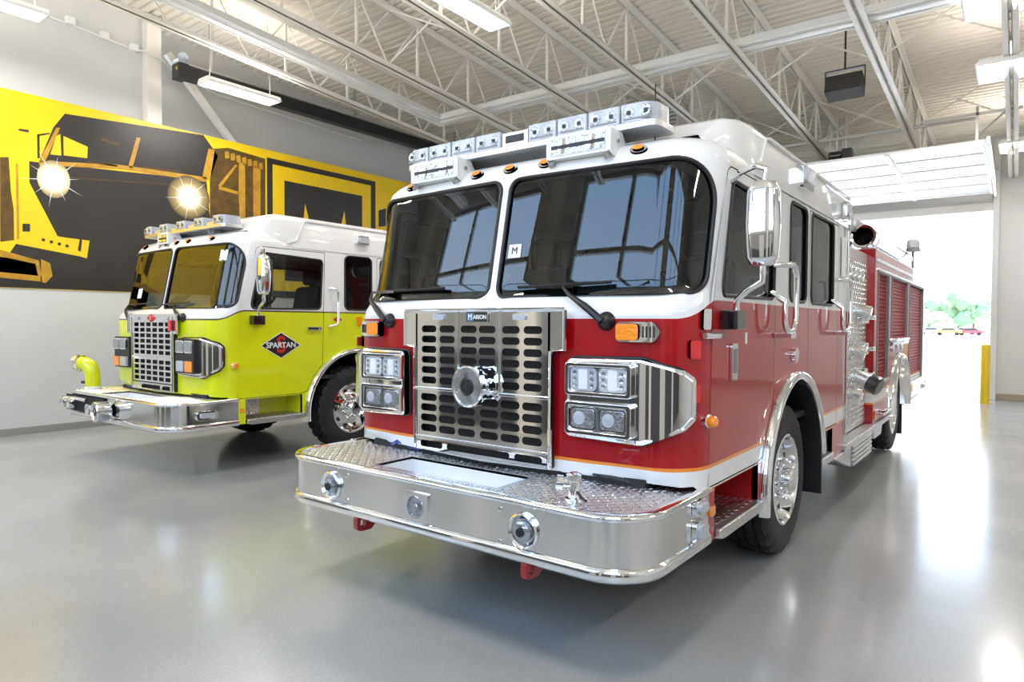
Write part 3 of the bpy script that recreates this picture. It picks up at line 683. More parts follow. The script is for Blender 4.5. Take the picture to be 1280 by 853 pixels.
def wheel(T, x, y, side, rear=False):
    t = link('wheel', TYRE, 'rubber', T); t.location = (x, y, WZ); t.rotation_euler = (0, 0, 0 if side > 0 else PI)
    link('rim', RIMR if rear else RIMF, 'chrome', t)
    h = link('hub_cap', HUB, 'chrome', t); h.location = (-.04, 0, 0) if rear else (0, 0, 0)
    for k in range(10):
        a = 2*PI*(k+.5)/10; nn = link('lug_nut', NUT, 'chrome', t); r = .135; nn.location = (.10 if not rear else -.03, r*math.cos(a), r*math.sin(a))
        a = 2*PI*k/10; hh = link('hand_hole', HOLE, 'black', t); r = .215
        hh.location = (.079 if not rear else -.071, r*math.cos(a), r*math.sin(a)); hh.rotation_euler = (a+PI/2, .17 if False else 0, 0)
    return t

def text_side(s): return s

# ------------------------------------------------------------ bumper path
def bpath(t, x0=W, r=.25, yb=.78):             # plan curve from the left tail to the right tail
    pts = [(-x0, yb), (-x0, r)]+[(-x0+r-r*math.cos(a), r-r*math.sin(a)) for a in [PI/2*k/12 for k in range(1, 13)]]
    return pts+[(-p[0], p[1]) for p in reversed(pts)]
def bumper(T, kind):
    P = bpath(0); n = len(P); nr = []
    for i in range(n):
        a = Vector(P[max(i-1, 0)]); b = Vector(P[min(i+1, n-1)]); d = (b-a).normalized(); nr.append(Vector((d.y, -d.x)))
    if True:
        face = [(-.02, .752), (0, .752), (0, .552), (-.02, .552)]
        top = [(-.04, .752), (.008, .752), (.017, .762), (.017, .774), (.008, .784), (-.03, .784)]
        bot = [(-.03, .552), (.006, .552), (.018, .538), (.018, .506), (.006, .490), (-.05, .486)]
    def sweep(prof): return MB().loft([[(P[i][0]+nr[i].x*o, P[i][1]+nr[i].y*o, z) for o, z in prof] for i in range(n)])
    bu = obj('bumper', sweep(face), 'stainless', T, ang=30)
    obj('top_lip', sweep(top), 'chrome', bu, ang=60); obj('bottom_lip', sweep(bot), 'chrome', bu, ang=60)
    deck = [(a*.985, max(b, .02)) for a, b in P]
    tray = rect(-.50, .40, .13, .42)
    obj('tread_deck', flat_plate(deck, [tray], lambda u, v, d: (u, v, d), .762, .776), 'tread_plate', bu)
    ins = [(a*.965, max(b, .035)) for a, b in P]
    lozenges('tread_pattern', bu, lambda u, v, d: (u, v, .776+d), -1.2, 1.2, .03, .78, test=lambda u, v: inside((u, v), ins) and not (-.52 < u < .42 and .11 < v < .44))
    tb = MB().box(-.5, .4, .13, .42, .66, .67)
    for x0, x1, y0, y1 in ((-.51, -.5, .12, .43), (.4, .41, .12, .43), (-.5, .4, .12, .13), (-.5, .4, .42, .43)): tb.box(x0, x1, y0, y1, .66, .775)
    obj('hose_tray', tb, 'hose_white', bu)
    return bu
def lozenges(name, parent, fn, u0, u1, v0, v1, p=.034, test=None, h=.003):      # raised tread pattern, too small to pick apart
    mb = MB(); nu = int((u1-u0)/p); nv = int((v1-v0)/p); L, w_ = p*.56, p*.19
    for i in range(nu):
        for j in range(nv):
            u, v = u0+(i+.5)*p, v0+(j+.5)*p
            if test and not test(u, v): continue
            a = PI/4 if (i+j) % 2 else -PI/4; c, s_ = math.cos(a), math.sin(a)
            q = [(L, 0, 0), (0, w_, 0), (-L, 0, 0), (0, -w_, 0), (L*.45, 0, h), (-L*.45, 0, h)]
            mb.add([fn(u+x*c-y*s_, v+x*s_+y*c, z) for x, y, z in q], [(0, 1, 4), (1, 5, 4), (1, 2, 5), (2, 3, 5), (3, 4, 5), (3, 0, 4)])
    o = obj(name, mb, 'tread_bump', parent, ang=20); o['kind'] = 'stuff'; return o
def round_lamp(parent, x, z, r):
    o = obj('fog_lamp', MB().lathe((x, -.002, z), (0, -1, 0), [(r, 0), (r, .014), (r*.9, .02), (r*.82, .012), (r*.66, -.004), (0, -.012)], 28), 'chrome', parent)
    obj('lens', MB().lathe((x, -.008, z), (0, -1, 0), [(r*.6, -.004), (r*.56, .012), (r*.3, .022), (0, .024)], 24), 'lamp_glass', o)
    obj('bulb_shade', MB().lathe((x, -.03, z), (0, -1, 0), [(r*.28, 0), (r*.24, .01), (0, .012)], 16), 'black', o)
def flat_mount(name, parent, x, y, z, w, h, d, m, r=.02):       # rounded block whose face looks along -y
    return obj(name, MB().prism(rect(x-w/2, x+w/2, z-h/2, z+h/2, r), lambda u, v, q: (u, y-q, v), 0, d), m, parent, bevel=.006)
def side_mount(name, parent, x, y, z, w, h, d, m, r=.02, sg=1):
    return obj(name, MB().prism(rect(y-w/2, y+w/2, z-h/2, z+h/2, r), lambda u, v, q: (sg*(x+q), u, v), 0, d), m, parent, bevel=.006)
def siren(T, x, y, z, yb, r=.118):
    s = obj('siren', MB().lathe((x, yb, z), (0, -1, 0), [(.07, 0), (.10, .02), (r*.93, .03), (r*.93, yb-y-.03), (r, yb-y-.028), (r, yb-y), (r*.93, yb-y+.008), (r*.9, yb-y-.004), (0, yb-y-.006)], 40), 'chrome', T)
    g = MB()
    for k in range(9):
        rr = r*(.42+.052*k)
        g.lathe((x, y+.004, z), (0, -1, 0), [(rr, 0), (rr+.002, .004), (rr+.004, 0)], 36)
    obj('siren_grille', g, 'brushed', s)
    obj('badge', MB().lathe((x, y+.005, z), (0, -1, 0), [(r*.40, 0), (r*.40, .006), (r*.34, .009), (r*.33, .005), (0, .005)], 28), 'black', s)
    text('badge_letter', 'F', .062, FRONT(x, y-.001, z), 'chrome', s, .001, .001)
    f = MB()
    for k in range(14):
        a = 2*PI*k/14; f.box(-.004, .004, -.05, .05, r*.93, r*.99)
        q = f.v[-8:]; M = Matrix.Translation((x, (y+yb)/2, z)) @ Matrix.Rotation(a, 4, 'Y'); f.v[-8:] = [tuple(M @ Vector(p)) for p in q]
    obj('siren_fin', f, 'chrome', s)
    return s

def fire_truck(kind, root):
    T = root; red = kind == 'red'; PM = 'paint_red' if red else 'paint_lime'; SOL = 'solid_red' if red else 'solid_lime'
    ZT = 2.765 if red else 2.83
    # --- frame
    fr = obj('chassis', MB().box(-.45, -.36, .66, 10.0 if red else 9.2, .56, .82).box(.36, .45, .66, 10.0 if red else 9.2, .56, .82).box(-.36, .36, 1.0, 1.15, .56, .8).box(-.36, .36, 4.4, 4.55, .56, .8).box(-.36, .36, 8.9, 9.0, .56, .8), 'black', T)
    obj('axle', MB().cyl((-1.0, AXF, WZ), (1.0, AXF, WZ), .07).cyl((-1.0, AXR, WZ), (1.0, AXR, WZ), .09).lathe((0, AXR-.16, WZ), (0, 1, 0), [(0, 0), (.16, .05), (.2, .16), (.16, .27), (0, .32)], 20), 'black', fr)
    obj('engine_block', MB().box(-.4, .4, .75, 2.6, .5, 1.25), 'dark_inside', fr, bevel=.03)
    obj('fuel_tank', MB().box(-.85, .85, 4.2, 5.6, .36, .62), 'black', fr, bevel=.04)
    for sg in (-1, 1):
        wheel(T, sg*1.055, AXF, sg); wheel(T, sg*1.06, AXR, sg, True); wheel(T, sg*.72, AXR, sg, True)
    # --- cab skin
    shell = link('cab_shell', CAB_ME['shell'].copy(), PM, T)
    ring = [cabP(s, VT) for s in [-sY(4.06)+2*sY(4.06)*k/90 for k in range(91)]]
    obj('roof_panel', MB().add([(a, b, c+.001) for a, b, c in ring], [tuple(range(len(ring)))]), 'solid_white', shell)
    obj('rear_wall', MB().box(-W, W, 4.03, 4.06, .5, ZT-.05), 'solid_white', shell)
    obj('floor_pan', MB().box(-1.19, 1.19, .95, 4.03, .92, .96), 'dark_inside', shell)
    for sg in (-1, 1):      # dark wheel wells and step wells
        wl_ = [(sg*x, y, z) for x in (.70, W-.036) for y, z in arc(AXF, WZ, .688, PI*1.02, -.02*PI, 22)]
        k = 23; obj('wheel_well', MB().add(wl_, [(i, i+1, k+i+1, k+i) for i in range(22)]+[tuple(range(k))]), 'black', shell)
    # raised roof
    def sec(y, w_, zb, zt, r=.07):
        h = [(w_, zb), (w_, zt-r), (w_-.01, zt-r*.55), (w_-r*.4, zt-r*.18), (w_-r, zt), (w_*.5, zt+.008)]
        return [(a, y, b) for a, b in h]+[(0, y, zt+.010)]+[(-a, y, b) for a, b in reversed(h)]
    dz = ZT-2.62
    rr = [sec(.985, 1.10, 2.56, 2.617, .02), sec(1.05, 1.13, 2.545, 2.62+dz*.18, .05), sec(1.16, 1.185, 2.50, 2.62+dz*.72, .07), sec(1.22, 1.205, 2.49, 2.62+dz*.93, .08), sec(1.29, 1.225, 2.48, ZT, .08), sec(1.38, 1.242, 2.465, ZT, .08), sec(1.46, 1.252, 2.46, ZT, .08)]+[sec(y, 1.252, 2.46, ZT, .08) for y in (2.0, 3.0, 4.03)]+[sec(4.06, 1.24, 2.46, ZT-.02, .08)]
    ra_ = obj('raised_roof', MB().loft(rr, closed=False, cap=False), 'solid_white', T, ang=75)
    for sg in (-1, 1):
        obj('drip_rail', MB().loft([[(sg*1.250, y, z), (sg*1.266, y, z+.004), (sg*1.266, y, z+.02), (sg*1.25, y, z+.024)] for y, z in ((1.40, 2.50), (1.50, 2.53), (1.60, ZT-.075), (1.66, ZT-.06), (4.06, ZT-.06))]), 'solid_white', ra_)
    # windscreens, windows, doors
    for k in ('ws0', 'ws1'):
        wsh = link('windshield', CAB_ME[k].copy(), 'glass', T); wp = WS if k == 'ws0' else mir(WS)
        loop_tube('gasket', wp, .012, .0, 'black', wsh)
    for sd, sg in (('R', 1), ('L', -1)):
        mp = (lambda p: p) if sg > 0 else mir
        df = link('front_door', CAB_ME['df'+sd].copy(), PM, T); dr = link('rear_door', CAB_ME['dr'+sd].copy(), PM, T)
        for nm, wn, par in (('w1', WIN1, df), ('w2', WIN2, shell), ('w3', WIN3, dr)):
            link('window_glass', CAB_ME[nm+sd].copy(), 'glass_side', par); loop_tube('gasket', mp(wn), .011, .001, 'black' if nm != 'w3' or not red else 'black', par)
        # step well
        for q in ((.93, .95, .862, 1.58, .5, .92), (.95, 1.21, .862, .872, .5, .9), (.95, 1.21, 1.56, 1.58, .5, .9), (.95, 1.21, 3.13, 3.15, .5, .9), (.95, .97, 3.13, 3.58, .5, .9)):
            obj('step_well', MB().box(sg*q[0], sg*q[1], *q[2:]), SOL, shell)
        stp = obj('step', MB().prism([(.87, .50), (.87, .545), (1.60, .545), (1.60, .52), (1.54, .487), (.93, .487)], lambda u, v, d: (sg*d, u, v), .95, 1.275), 'brushed', T, bevel=.006)
        obj('step_tread', MB().box(sg*.95, sg*1.27, .88, 1.59, .545, .552), 'tread_plate', stp)
        obj('riser', MB().box(sg*.955, sg*.962, .88, 1.2, .552, .76), 'tread_plate', stp)
        lozenges('tread_pattern', stp, lambda u, v, d: (sg*u, v, .552+d), .96, 1.26, .89, 1.58, .04)
        lozenges('tread_pattern', stp, lambda u, v, d: (sg*(.962+d), u, v), .89, 1.19, .56, .75, .04)
        st2 = obj('step', MB().box(sg*.95, sg*1.26, 3.16, 3.60, .47, .535), 'brushed', T, bevel=.01)
        obj('step_tread', MB().box(sg*.96, sg*1.25, 3.17, 3.59, .535, .541), 'tread_plate', st2)
        # chrome fender
        ar = [(AXF-.70, .44), (AXF-.70, .50)]+arc(AXF, WZ, .70, PI, .12, 26)
        ring_ = []
        for i, (y, z) in enumerate(ar):
            d = Vector((y-AXF, max(z, WZ)-WZ)).normalized()
            ring_.append([(sg*(1.20+a), y+d.x*b, z+d.y*b) for a, b in ((.0, -.02), (.065, -.012), (.098, .008), (.105, .03), (.095, .052), (.06, .062), (.045, .06))])
        fe = obj('fender', MB().loft(ring_, closed=False, cap=False), 'chrome', T, ang=60)
        obj('mud_flap', MB().loft([[(sg*x, AXF+.70*math.cos(a), WZ+.70*math.sin(a)) for x in (.85, 1.28)]+[(sg*x, AXF+.672*math.cos(a), WZ+.672*math.sin(a)) for x in (1.28, .85)] for a in [PI*.42-PI*.42*k/10 for k in range(11)]]+[[(sg*x, AXF+.70, .30) for x in (.85, 1.28)]+[(sg*x, AXF+.672, .30) for x in (1.28, .85)]]), 'black', fe)
        # mirror on its arms
        if sg > 0:
            mx = sg*1.44; my = .96
            mr = []
            for z, a, b in ((1.895, .03, .025), (1.905, .06, .04), (1.94, .076, .05), (2.1, .083, .056), (2.27, .078, .052), (2.312, .062, .04), (2.324, .03, .025)):
                mr.append([(mx+a*math.copysign(abs(math.cos(t))**.6, math.cos(t)), my+b*math.copysign(abs(math.sin(t))**.6, math.sin(t))-.015*((z-2.1)/.2)**2*0, z) for t in [2*PI*k/20 for k in range(20)]])
            mi = obj('mirror', MB().loft(mr), 'chrome', T, ang=60)
            obj('mirror_glass', MB().prism(rect(mx-.068, mx+.068, 1.93, 2.28, .03), lambda u, v, d: (u, d, v), my+.045, my+.058), 'glass_side', mi)
            yb_ = .99
            obj('mirror_arm', MB().tube([(sg*1.235, yb_+.06, 2.36), (sg*1.30, yb_+.05, 2.40), (sg*1.40, my, 2.405), (sg*1.455, my, 2.38), (mx, my, 2.30)], .017, 10), 'chrome', mi)
            obj('mirror_arm', MB().tube([(mx, my, 1.905), (mx, my, 1.86), (sg*1.44, my, 1.82), (sg*1.36, my+.01, 1.775), (sg*1.31, my+.02, 1.73), (sg*1.30, my+.02, 1.66)], .017, 10), 'chrome', mi)
            obj('mirror_bracket', MB().box(sg*1.245, sg*1.335, my-.05, my+.09, 1.575, 1.675), 'gloss_black', mi, bevel=.006)
        # grab rails and handles
        def rail(yc, par, wd=.13):
            pts = []
            q = rpoly([(yc-wd, 1.56), (yc+wd*.9, 1.56), (yc+wd, 1.975), (yc-wd*.1, 1.975)], [.10, .10, .09, .02], 6) if red else [(yc-.02, 2.02), (yc+.06, 2.0), (yc+.07, 1.97), (yc+.07, 1.62), (yc+.05, 1.58), (yc-.02, 1.555)]
            if red:
                k0 = [i for i, p in enumerate(q)]; pts = [(sg*1.335, a, b) for a, b in q]
                pts = [(sg*1.245, yc-wd*.5, 1.975)]+[(sg*1.335, yc-wd*.3, 1.975)]+[(sg*1.335, a, b) for a, b in rpoly([(yc-wd*.3, 1.975), (yc+wd, 1.97), (yc+wd*.9, 1.56), (yc-wd, 1.56), (yc-wd, 1.74)], [0, .10, .11, .11, 0], 6)]+[(sg*1.25, yc-wd, 1.80)]
            else: pts = [(sg*1.245, q[0][0], q[0][1])]+[(sg*1.31, a, b) for a, b in q[1:-1]]+[(sg*1.245, q[-1][0], q[-1][1])]
            g = obj('grab_rail', MB().tube(pts, .018 if red else .015, 10), 'chrome', T)
            if red: obj('rail_foot', MB().box(sg*1.245, sg*1.36, yc-.05, yc+.05, 1.515, 1.555), 'chrome', g, bevel=.008)
        rail(1.90 if red else 1.98, df)
        if red: rail(3.60, dr, .16)
        if red:
            ph = side_mount('door_pull', df, 1.247, 1.10, 1.40, .085, .20, .016, 'chrome', .015, sg); ph2 = side_mount('pull_recess', df, 1.262, 1.10, 1.405, .045, .13, .006, 'grey_trim', .012, sg)
            side_mount('round_badge', df, 1.247, 2.30, 1.395, .10, .10, .03, 'chrome', .045, sg)
            if sg > 0: side_mount('hanging_tag', mi, 1.337, 1.04, 1.53, .025, .06, .002, 'paper', .004, sg)
        else:
            side_mount('door_handle', df, 1.247, 1.74, 1.53, .20, .045, .02, 'chrome', .012, sg); side_mount('handle_recess', df, 1.262, 1.73, 1.53, .14, .022, .008, 'black', .006, sg)
        # side lamps
        li = side_mount('side_light', T, 1.252, 2.46, 2.615 if red else 2.64, .30 if red else .19, .155 if red else .11, .045, 'chrome', .03, sg); side_mount('lens', li, 1.296, 2.46, 2.625 if red else 2.64, .25 if red else .15, .105 if red else .075, .02, 'lens_clear', .02, sg)
        if red:
            l2 = side_mount('side_light', T, 1.252, 3.86, 2.585, .16, .15, .04, 'chrome', .03, sg); side_mount('lens', l2, 1.29, 3.86, 2.585, .12, .11, .015, 'lens_clear', .03, sg)
            side_mount('paper_notice', T, 1.253, 3.86, 2.19, .16, .34, .003, 'paper', .0, sg)
            obj('cab_corner_trim', MB().box(sg*1.235, sg*1.262, 4.035, 4.075, .62, 2.44), 'stainless', T, bevel=.006)
        p = on(sg*1.335, 1.122 if red else 1.138); nr_ = normal_at(cabP, sg*1.335, 1.12)
        am = obj('turn_lamp', MB().lathe(p-nr_*.004, nr_, [(.034, 0), (.034, .03), (.028, .034)], 20), 'chrome', T); obj('amber_lens', MB().lathe(p, nr_, [(.029, .02), (.029, .055), (.02, .066), (0, .068)], 20), 'amber', am)
        if red:
            for v in (1.478, 1.262): 
                e = patch('reflector', rpoly([(sg*1.25-.028*1, v-.045), (sg*1.25+.028, v-.045), (sg*1.25+.028, v+.045), (sg*1.25-.028, v+.045)], .012), 0, .022, 'lens_red', T, step=.02)
            hg = patch('hinge_cover', rect(sg*1.322-.028, sg*1.322+.028, 1.575, 1.675, .012), 0, .02, 'chrome', T, step=.02)
            obj('latch', MB().cyl(on(sg*1.30, 1.545, .02), on(sg*1.42, 1.545, .03), .016, n=12), 'chrome', T)
    # --- markers
    for s in ((-.885, -.27, 0., .26, .85) if red else (-.88, -.27, -.02, .25, .74)):
        mk = patch('marker_lamp', ell(s, 2.532, .05, .026, 20), -.002, .014, 'chrome', T, step=.015); patch('amber_lens', ell(s, 2.534, .034, .017, 16), 0, .024, 'amber', mk, step=.012)
    # --- wipers
    for sg, tip in ((1, (.42, 1.80)), (-1, (-.45, 1.80))):
        s0 = sg*.80 if red else sg*.62
        base = on(s0, 1.615 if red else 1.65); 
        wp_ = obj('wiper', MB().lathe(base, normal_at(cabP, s0, 1.6), [(.05, 0), (.045, .02), (.02, .045), (0, .05)], 16), 'black', T)
        a = base+Vector((0, -.045, .0)); sh = -1
        b = on(s0-.22, 1.72, .045); c = on(s0-.30, 1.79, .03)
        obj('wiper_arm', MB().tube([a, a*.5+b*.5+Vector((0, -.01, .01)), b, c], [.02, .02, .013, .008], 8), 'black', wp_)
        obj('wiper_blade', MB().tube([on(s0-.60 if sg > 0 else s0-.05, 1.80 if red else 1.79, .022), on(s0-.30, 1.803, .026), on(s0-.02 if sg > 0 else s0+.42, 1.815, .022)], .009, 6), 'black', wp_)
    # --- interior
    it = obj('dashboard', MB().prism([(.74, 1.15), (.72, 1.70), (.80, 1.745), (1.02, 1.72), (1.18, 1.60), (1.2, 1.15)], lambda u, v, d: (d, u, v), -1.16, 1.16), 'dash' if red else 'dark_inside', T, bevel=.03)
    obj('instrument_hood', MB().prism([(.92, 1.70), (.94, 1.80), (1.12, 1.84), (1.2, 1.72), (1.2, 1.6)], lambda u, v, d: (d, u, v), .35, .98), 'grey_trim', it, bevel=.03)
    sw = MB(); c = Vector((.66, 1.36, 1.80)); ax = Vector((0, -.55, .83)).normalized(); qx = Vector((1, 0, 0)); qy = ax.cross(qx)
    sw.tube([c+(qx*math.cos(t)+qy*math.sin(t))*.23 for t in [2*PI*k/28 for k in range(28)]], .016, 8, True)
    for t in (.2, PI-.2, -PI/2): sw.tube([c, c+(qx*math.cos(t)+qy*math.sin(t))*.23], .012, 6)
    sw.cyl(c-ax*.35, c, .03, n=10); obj('steering_wheel', sw, 'black', T)
    for x, y in ((.66, 1.75), (-.66, 1.75), (-.75, 3.4), (.75, 3.4), (0, 3.55)):
        se = obj('seat', MB().box(x-.25, x+.25, y-.28, y+.25, 1.22, 1.40), 'seat_cloth', T, bevel=.05)
        obj('seat_base', MB().box(x-.2, x+.2, y-.2, y+.2, .96, 1.22), 'black', se)
        obj('backrest', MB().prism([(y+.18, 1.36), (y+.32, 1.36), (y+.42, 2.05), (y+.33, 2.07)], lambda u, v, d: (d, u, v), x-.24, x+.24), 'seat_cloth', se, bevel=.05)
        obj('headrest', MB().box(x-.13, x+.13, y+.33, y+.43, 2.08, 2.27), 'seat_cloth', se, bevel=.04)
        if x > .5 and y < 2 and red:
            obj('seat_belt', MB().loft([[(x+.28+a, yy+b, z) for a, b in ((0, 0), (.012, 0), (.012, .07), (0, .07))] for yy, z in ((y-.14, 2.12), (y-.12, 1.9), (y-.02, 1.45), (y+.02, 1.2))]), 'belt_red', se)
            obj('belt_anchor', MB().lathe((x+.27, y-.10, 2.14), (1, 0, 0), [(.05, 0), (.05, .04), (0, .045)], 18), 'plastic_white', se)
    obj('engine_tunnel', MB().prism([(-.42, .96), (-.36, 1.50), (.36, 1.50), (.42, .96)], lambda u, v, d: (u, d, v), 1.0, 2.7), 'dark_inside', T, bevel=.05)
    obj('headliner', MB().box(-1.15, 1.15, 1.05, 4.0, 2.50, 2.53), 'grey_trim', T)
    for sg in (-1, 1): obj('sun_visor', MB().box(sg*.2, sg*.9, .86, .98, 2.30, 2.46), 'dark_inside', T, bevel=.01)
    obj('overhead_console', MB().box(-.9, .9, 1.0, 1.5, 2.36, 2.50), 'dark_inside', T, bevel=.02)
    obj('document', MB().add([(-.52, .80, 1.768), (-.16, .80, 1.768), (-.16, 1.0, 1.93), (-.52, 1.0, 1.93)], [(0, 1, 2, 3)]), 'paper', T)
    # --- bumper
    bu = bumper(T, kind)
    if red:
        for x in (-.735, .665): round_lamp(bu, x, .640, .085)
        sq = obj('siren_speaker', flat_plate(rect(-.125, .055, .555, .712, .006), [ell(-.035, .634, .06, .06, 24)], lambda u, v, d: (u, d, v), -.012, 0), 'chrome', bu)
        obj('speaker_horn', MB().lathe((-.035, -.004, .634), (0, -1, 0), [(.062, 0), (.058, .012), (.052, -.002), (.03, -.004), (.022, .02), (0, .022)], 24), 'lamp_glass', sq)
        for x, z in ((-.60, .718), (-.60, .575), (.523, .716), (.523, .559)): obj('bolt', MB().lathe((x, 0, z), (0, -1, 0), [(.013, 0), (.012, .006), (0, .009)], 12), 'chrome', bu)
        for x in (-.53, .66):
            hp = [(.02, .40), (.02, .47), (.16, .52), (.16, .47)]
            ho = flat_plate(rpoly([(-.015, .405), (.09, .40), (.16, .47), (.2, .53), (.04, .53), (-.02, .48)], .03), [ell(.028, .448, .022, .026, 16)], lambda u, v, d: (x+d, u+.02, v), -.016, .016)
            obj('tow_hook', ho, 'tow_red', T, bevel=.004)
        for sg in (-1, 1):
            for yy, zz, hh in ((.63, .715, .07), (.63, .60, .105)):
                l = side_mount('bumper_light', bu, 1.246, yy, zz, .14, hh, .025, 'chrome', .025, sg); side_mount('lens', l, 1.268, yy, zz, .10, hh*.66, .02, 'lens_clear', .02, sg)
            side_mount('marker_reflector', T, 1.246, .815, .655, .06, .05, .012, 'amber', .01, sg)
        nz = obj('hydrant_fitting', MB().lathe((.83, .17, .776), (0, 0, 1), [(0, 0), (.045, 0), (.045, .012), (.03, .016), (.03, .09), (.038, .095), (.038, .12), (.02, .13), (0, .13)], 18).lathe((.83, .17, .85), (-.8, -.6, .1), [(.022, 0), (.022, .05), (.038, .055), (.038, .085), (.0, .088)], 18), 'chrome', bu)
        obj('lever', MB().tube([(.83, .17, .83), (.90, .13, .80), (.93, .11, .80)], .007, 6), 'black', nz)
    else:
        obj('pump_recess', MB().box(-1.12, -.10, -.022, -.018, .56, .745), 'dark_inside', bu)
        for x in (-1.02, -.84): obj('valve_fitting', MB().lathe((x, -.02, .66), (0, -1, 0), [(.03, 0), (.03, .03), (.065, .035), (.07, .05), (.07, .085), (.055, .095), (.03, .08), (0, .08)], 20), 'chrome', bu)
        obj('pipe', MB().tube([(-1.06, -.04, .70), (-.8, -.05, .71), (-.5, -.04, .705)], .022, 10), 'chrome', bu)
        siren(bu, .06, -.17, .635, -.02, .108)
        obj('side_horn', MB().lathe((-.12, -.08, .65), (0, -1, 0), [(.02, 0), (.03, .04), (.055, .09), (.058, .10), (.03, .09), (0, .09)], 18), 'chrome', bu)
        for sg in (-1, 1):
            l = side_mount('bumper_light', bu, 1.246, .42, .64, .22, .09, .03, 'chrome', .03, sg); side_mount('lens', l, 1.27, .42, .64, .16, .055, .02, 'lens_clear', .02, sg)
            l = side_mount('flood_inset', bu, 1.246, .10, .67, .07, .12, .006, 'lens_clear', .03, sg)
            side_mount('marker_reflector', T, 1.246, .815, .645, .05, .05, .012, 'amber', .022, sg)
        el = obj('suction_elbow', MB().tube([(-1.06, .24, .776), (-1.06, .24, .93), (-1.065, .235, 1.0), (-1.09, .22, 1.055), (-1.14, .20, 1.085), (-1.22, .17, 1.095)], [.082, .082, .085, .088, .085, .08], 20), 'solid_lime', T)
        obj('pipe_collar', MB().lathe((-1.06, .24, .776), (0, 0, 1), [(.095, 0), (.095, .035), (.084, .04)], 24), 'solid_white', el)
        obj('pipe_cap', MB().lathe((-1.21, .175, 1.095), (-.94, -.34, .08), [(.085, 0), (.10, .01), (.10, .05), (.085, .06), (.085, .075), (.06, .085), (0, .085)], 20), 'chrome', el)
        for k in range(3):
            a = 2*PI*k/3+.5; obj('cap_lug', MB().box(-1.265, -1.235, .15, .18, 1.095-.012, 1.095+.012).xform(Matrix.Translation((0, .095*math.cos(a), .095*math.sin(a)))), 'chrome', el)
        obj('drain_valve', MB().cyl((-1.14, .2, .86), (-1.19, .17, .86), .018, n=10), 'black', el)
    # --- grille
    gy = .452
    FN = lambda u, v, d: (u, gy+d, v)
    gr = empty('grille', (0, 0, 0), T)
    if red:
        out = [(-.495, .91), (.495, .91), (.495, 1.46), (.585, 1.46), (.585, 1.672), (.50, 1.678), (-.50, 1.678), (-.585, 1.672), (-.585, 1.46), (-.495, 1.46)]
        holes = []
        for cx in (-.387, -.238, -.069, .069, .238, .387):
            for k in range(6): holes.append(rect(cx-.061, cx+.061, 1.566-.0622*k-.021, 1.566-.0622*k+.021, .02, 4))
        for cx in (-.388, -.237, -.085, .085, .235, .385):
            for k in range(4): holes.append(rect(cx-.066, cx+.066, 1.150-.0625*k-.022, 1.150-.0625*k+.022, .021, 4))
        obj('grille_panel', flat_plate(out, holes, FN, 0, .012), 'chrome', gr)
        lo = obj('lower_grille', flat_plate(rect(-.485, .485, .83, .903), [rect(-.455, -.27, .845, .885, .018), rect(-.235, .235, .845, .885, .018), rect(.27, .455, .845, .885, .018)], FN, -.004, .012), 'chrome', gr)
        for x in (-.153, .153): obj('divider_bar', MB().box(x-.008, x+.008, gy-.012, gy, 1.205, 1.672), 'chrome', gr, bevel=.003)
        obj('divider_bar', MB().box(-.495, .495, gy-.014, gy, 1.196, 1.212), 'chrome', gr, bevel=.003)
        obj('divider_bar', MB().box(-.495, .495, gy-.010, gy, .905, .914), 'chrome', gr, bevel=.002)
        for sg in (-1, 1):
            obj('grille_frame', MB().tube([(sg*.50, gy, .83), (sg*.503, gy, 1.455), (sg*.59, gy, 1.462), (sg*.59, gy, 1.672)], .012, 8), 'chrome', gr)
            flat_mount('grille_light', gr, sg*.30, gy-.001, 1.637, .085, .034, .012, 'lens_clear', .012)
        obj('grille_frame', MB().tube([(-.59, gy, 1.676), (.59, gy, 1.676)], .011, 8), 'chrome', gr)
        pl = flat_mount('name_plate', gr, 0, gy-.004, 1.637, .165, .068, .006, 'chrome', .006); flat_mount('plate_face', pl, 0, gy-.010, 1.637, .15, .055, .002, 'logo_black', .003)
        flat_mount('plate_block', pl, -.045, gy-.012, 1.637, .045, .046, .0015, 'logo_blue', .002)
        text('name_letters', 'ARION', .034, FRONT(.026, gy-.014, 1.636), 'paper', pl, .001, .0008, .92)
        text('name_initial', 'M', .052, FRONT(-.046, gy-.0155, 1.636), 'paper', pl, .001, .0, .8)
        siren(gr, .0, .36, 1.243, gy)
    else:
        out = [(-.48, .91), (.48, .91), (.48, 1.47), (.58, 1.47), (.58, 1.69), (-.58, 1.69), (-.58, 1.47), (-.48, 1.47)]
        holes = []
        for i in range(6):
            cx = -.375+.15*i
            for k in range(6): holes.append(rect(cx-.055, cx+.055, 1.572-.064*k-.022, 1.572-.064*k+.022, .006, 2))
            for k in range(4): holes.append(rect(cx-.055, cx+.055, 1.145-.064*k-.022, 1.145-.064*k+.022, .006, 2))
        obj('grille_panel', flat_plate(out, holes, FN, 0, .014), 'stainless', gr)
        obj('lower_grille', flat_plate(rect(-.47, .47, .82, .90), [rect(-.25, .20, .835, .88, .012), rect(.25, .43, .835, .88, .012)], FN, -.004, .012), 'stainless', gr)
        obj('divider_bar', MB().box(-.48, .48, gy-.012, gy, 1.19, 1.205), 'stainless', gr)
        for sg in (-1, 1):
            obj('grille_frame', MB().tube([(sg*.49, gy, .82), (sg*.49, gy, 1.465), (sg*.585, gy, 1.47), (sg*.585, gy, 1.69)], .012, 8), 'stainless', gr)
            flat_mount('grille_light', gr, sg*.35, gy-.001, 1.645, .09, .04, .014, 'lens_clear', .014)
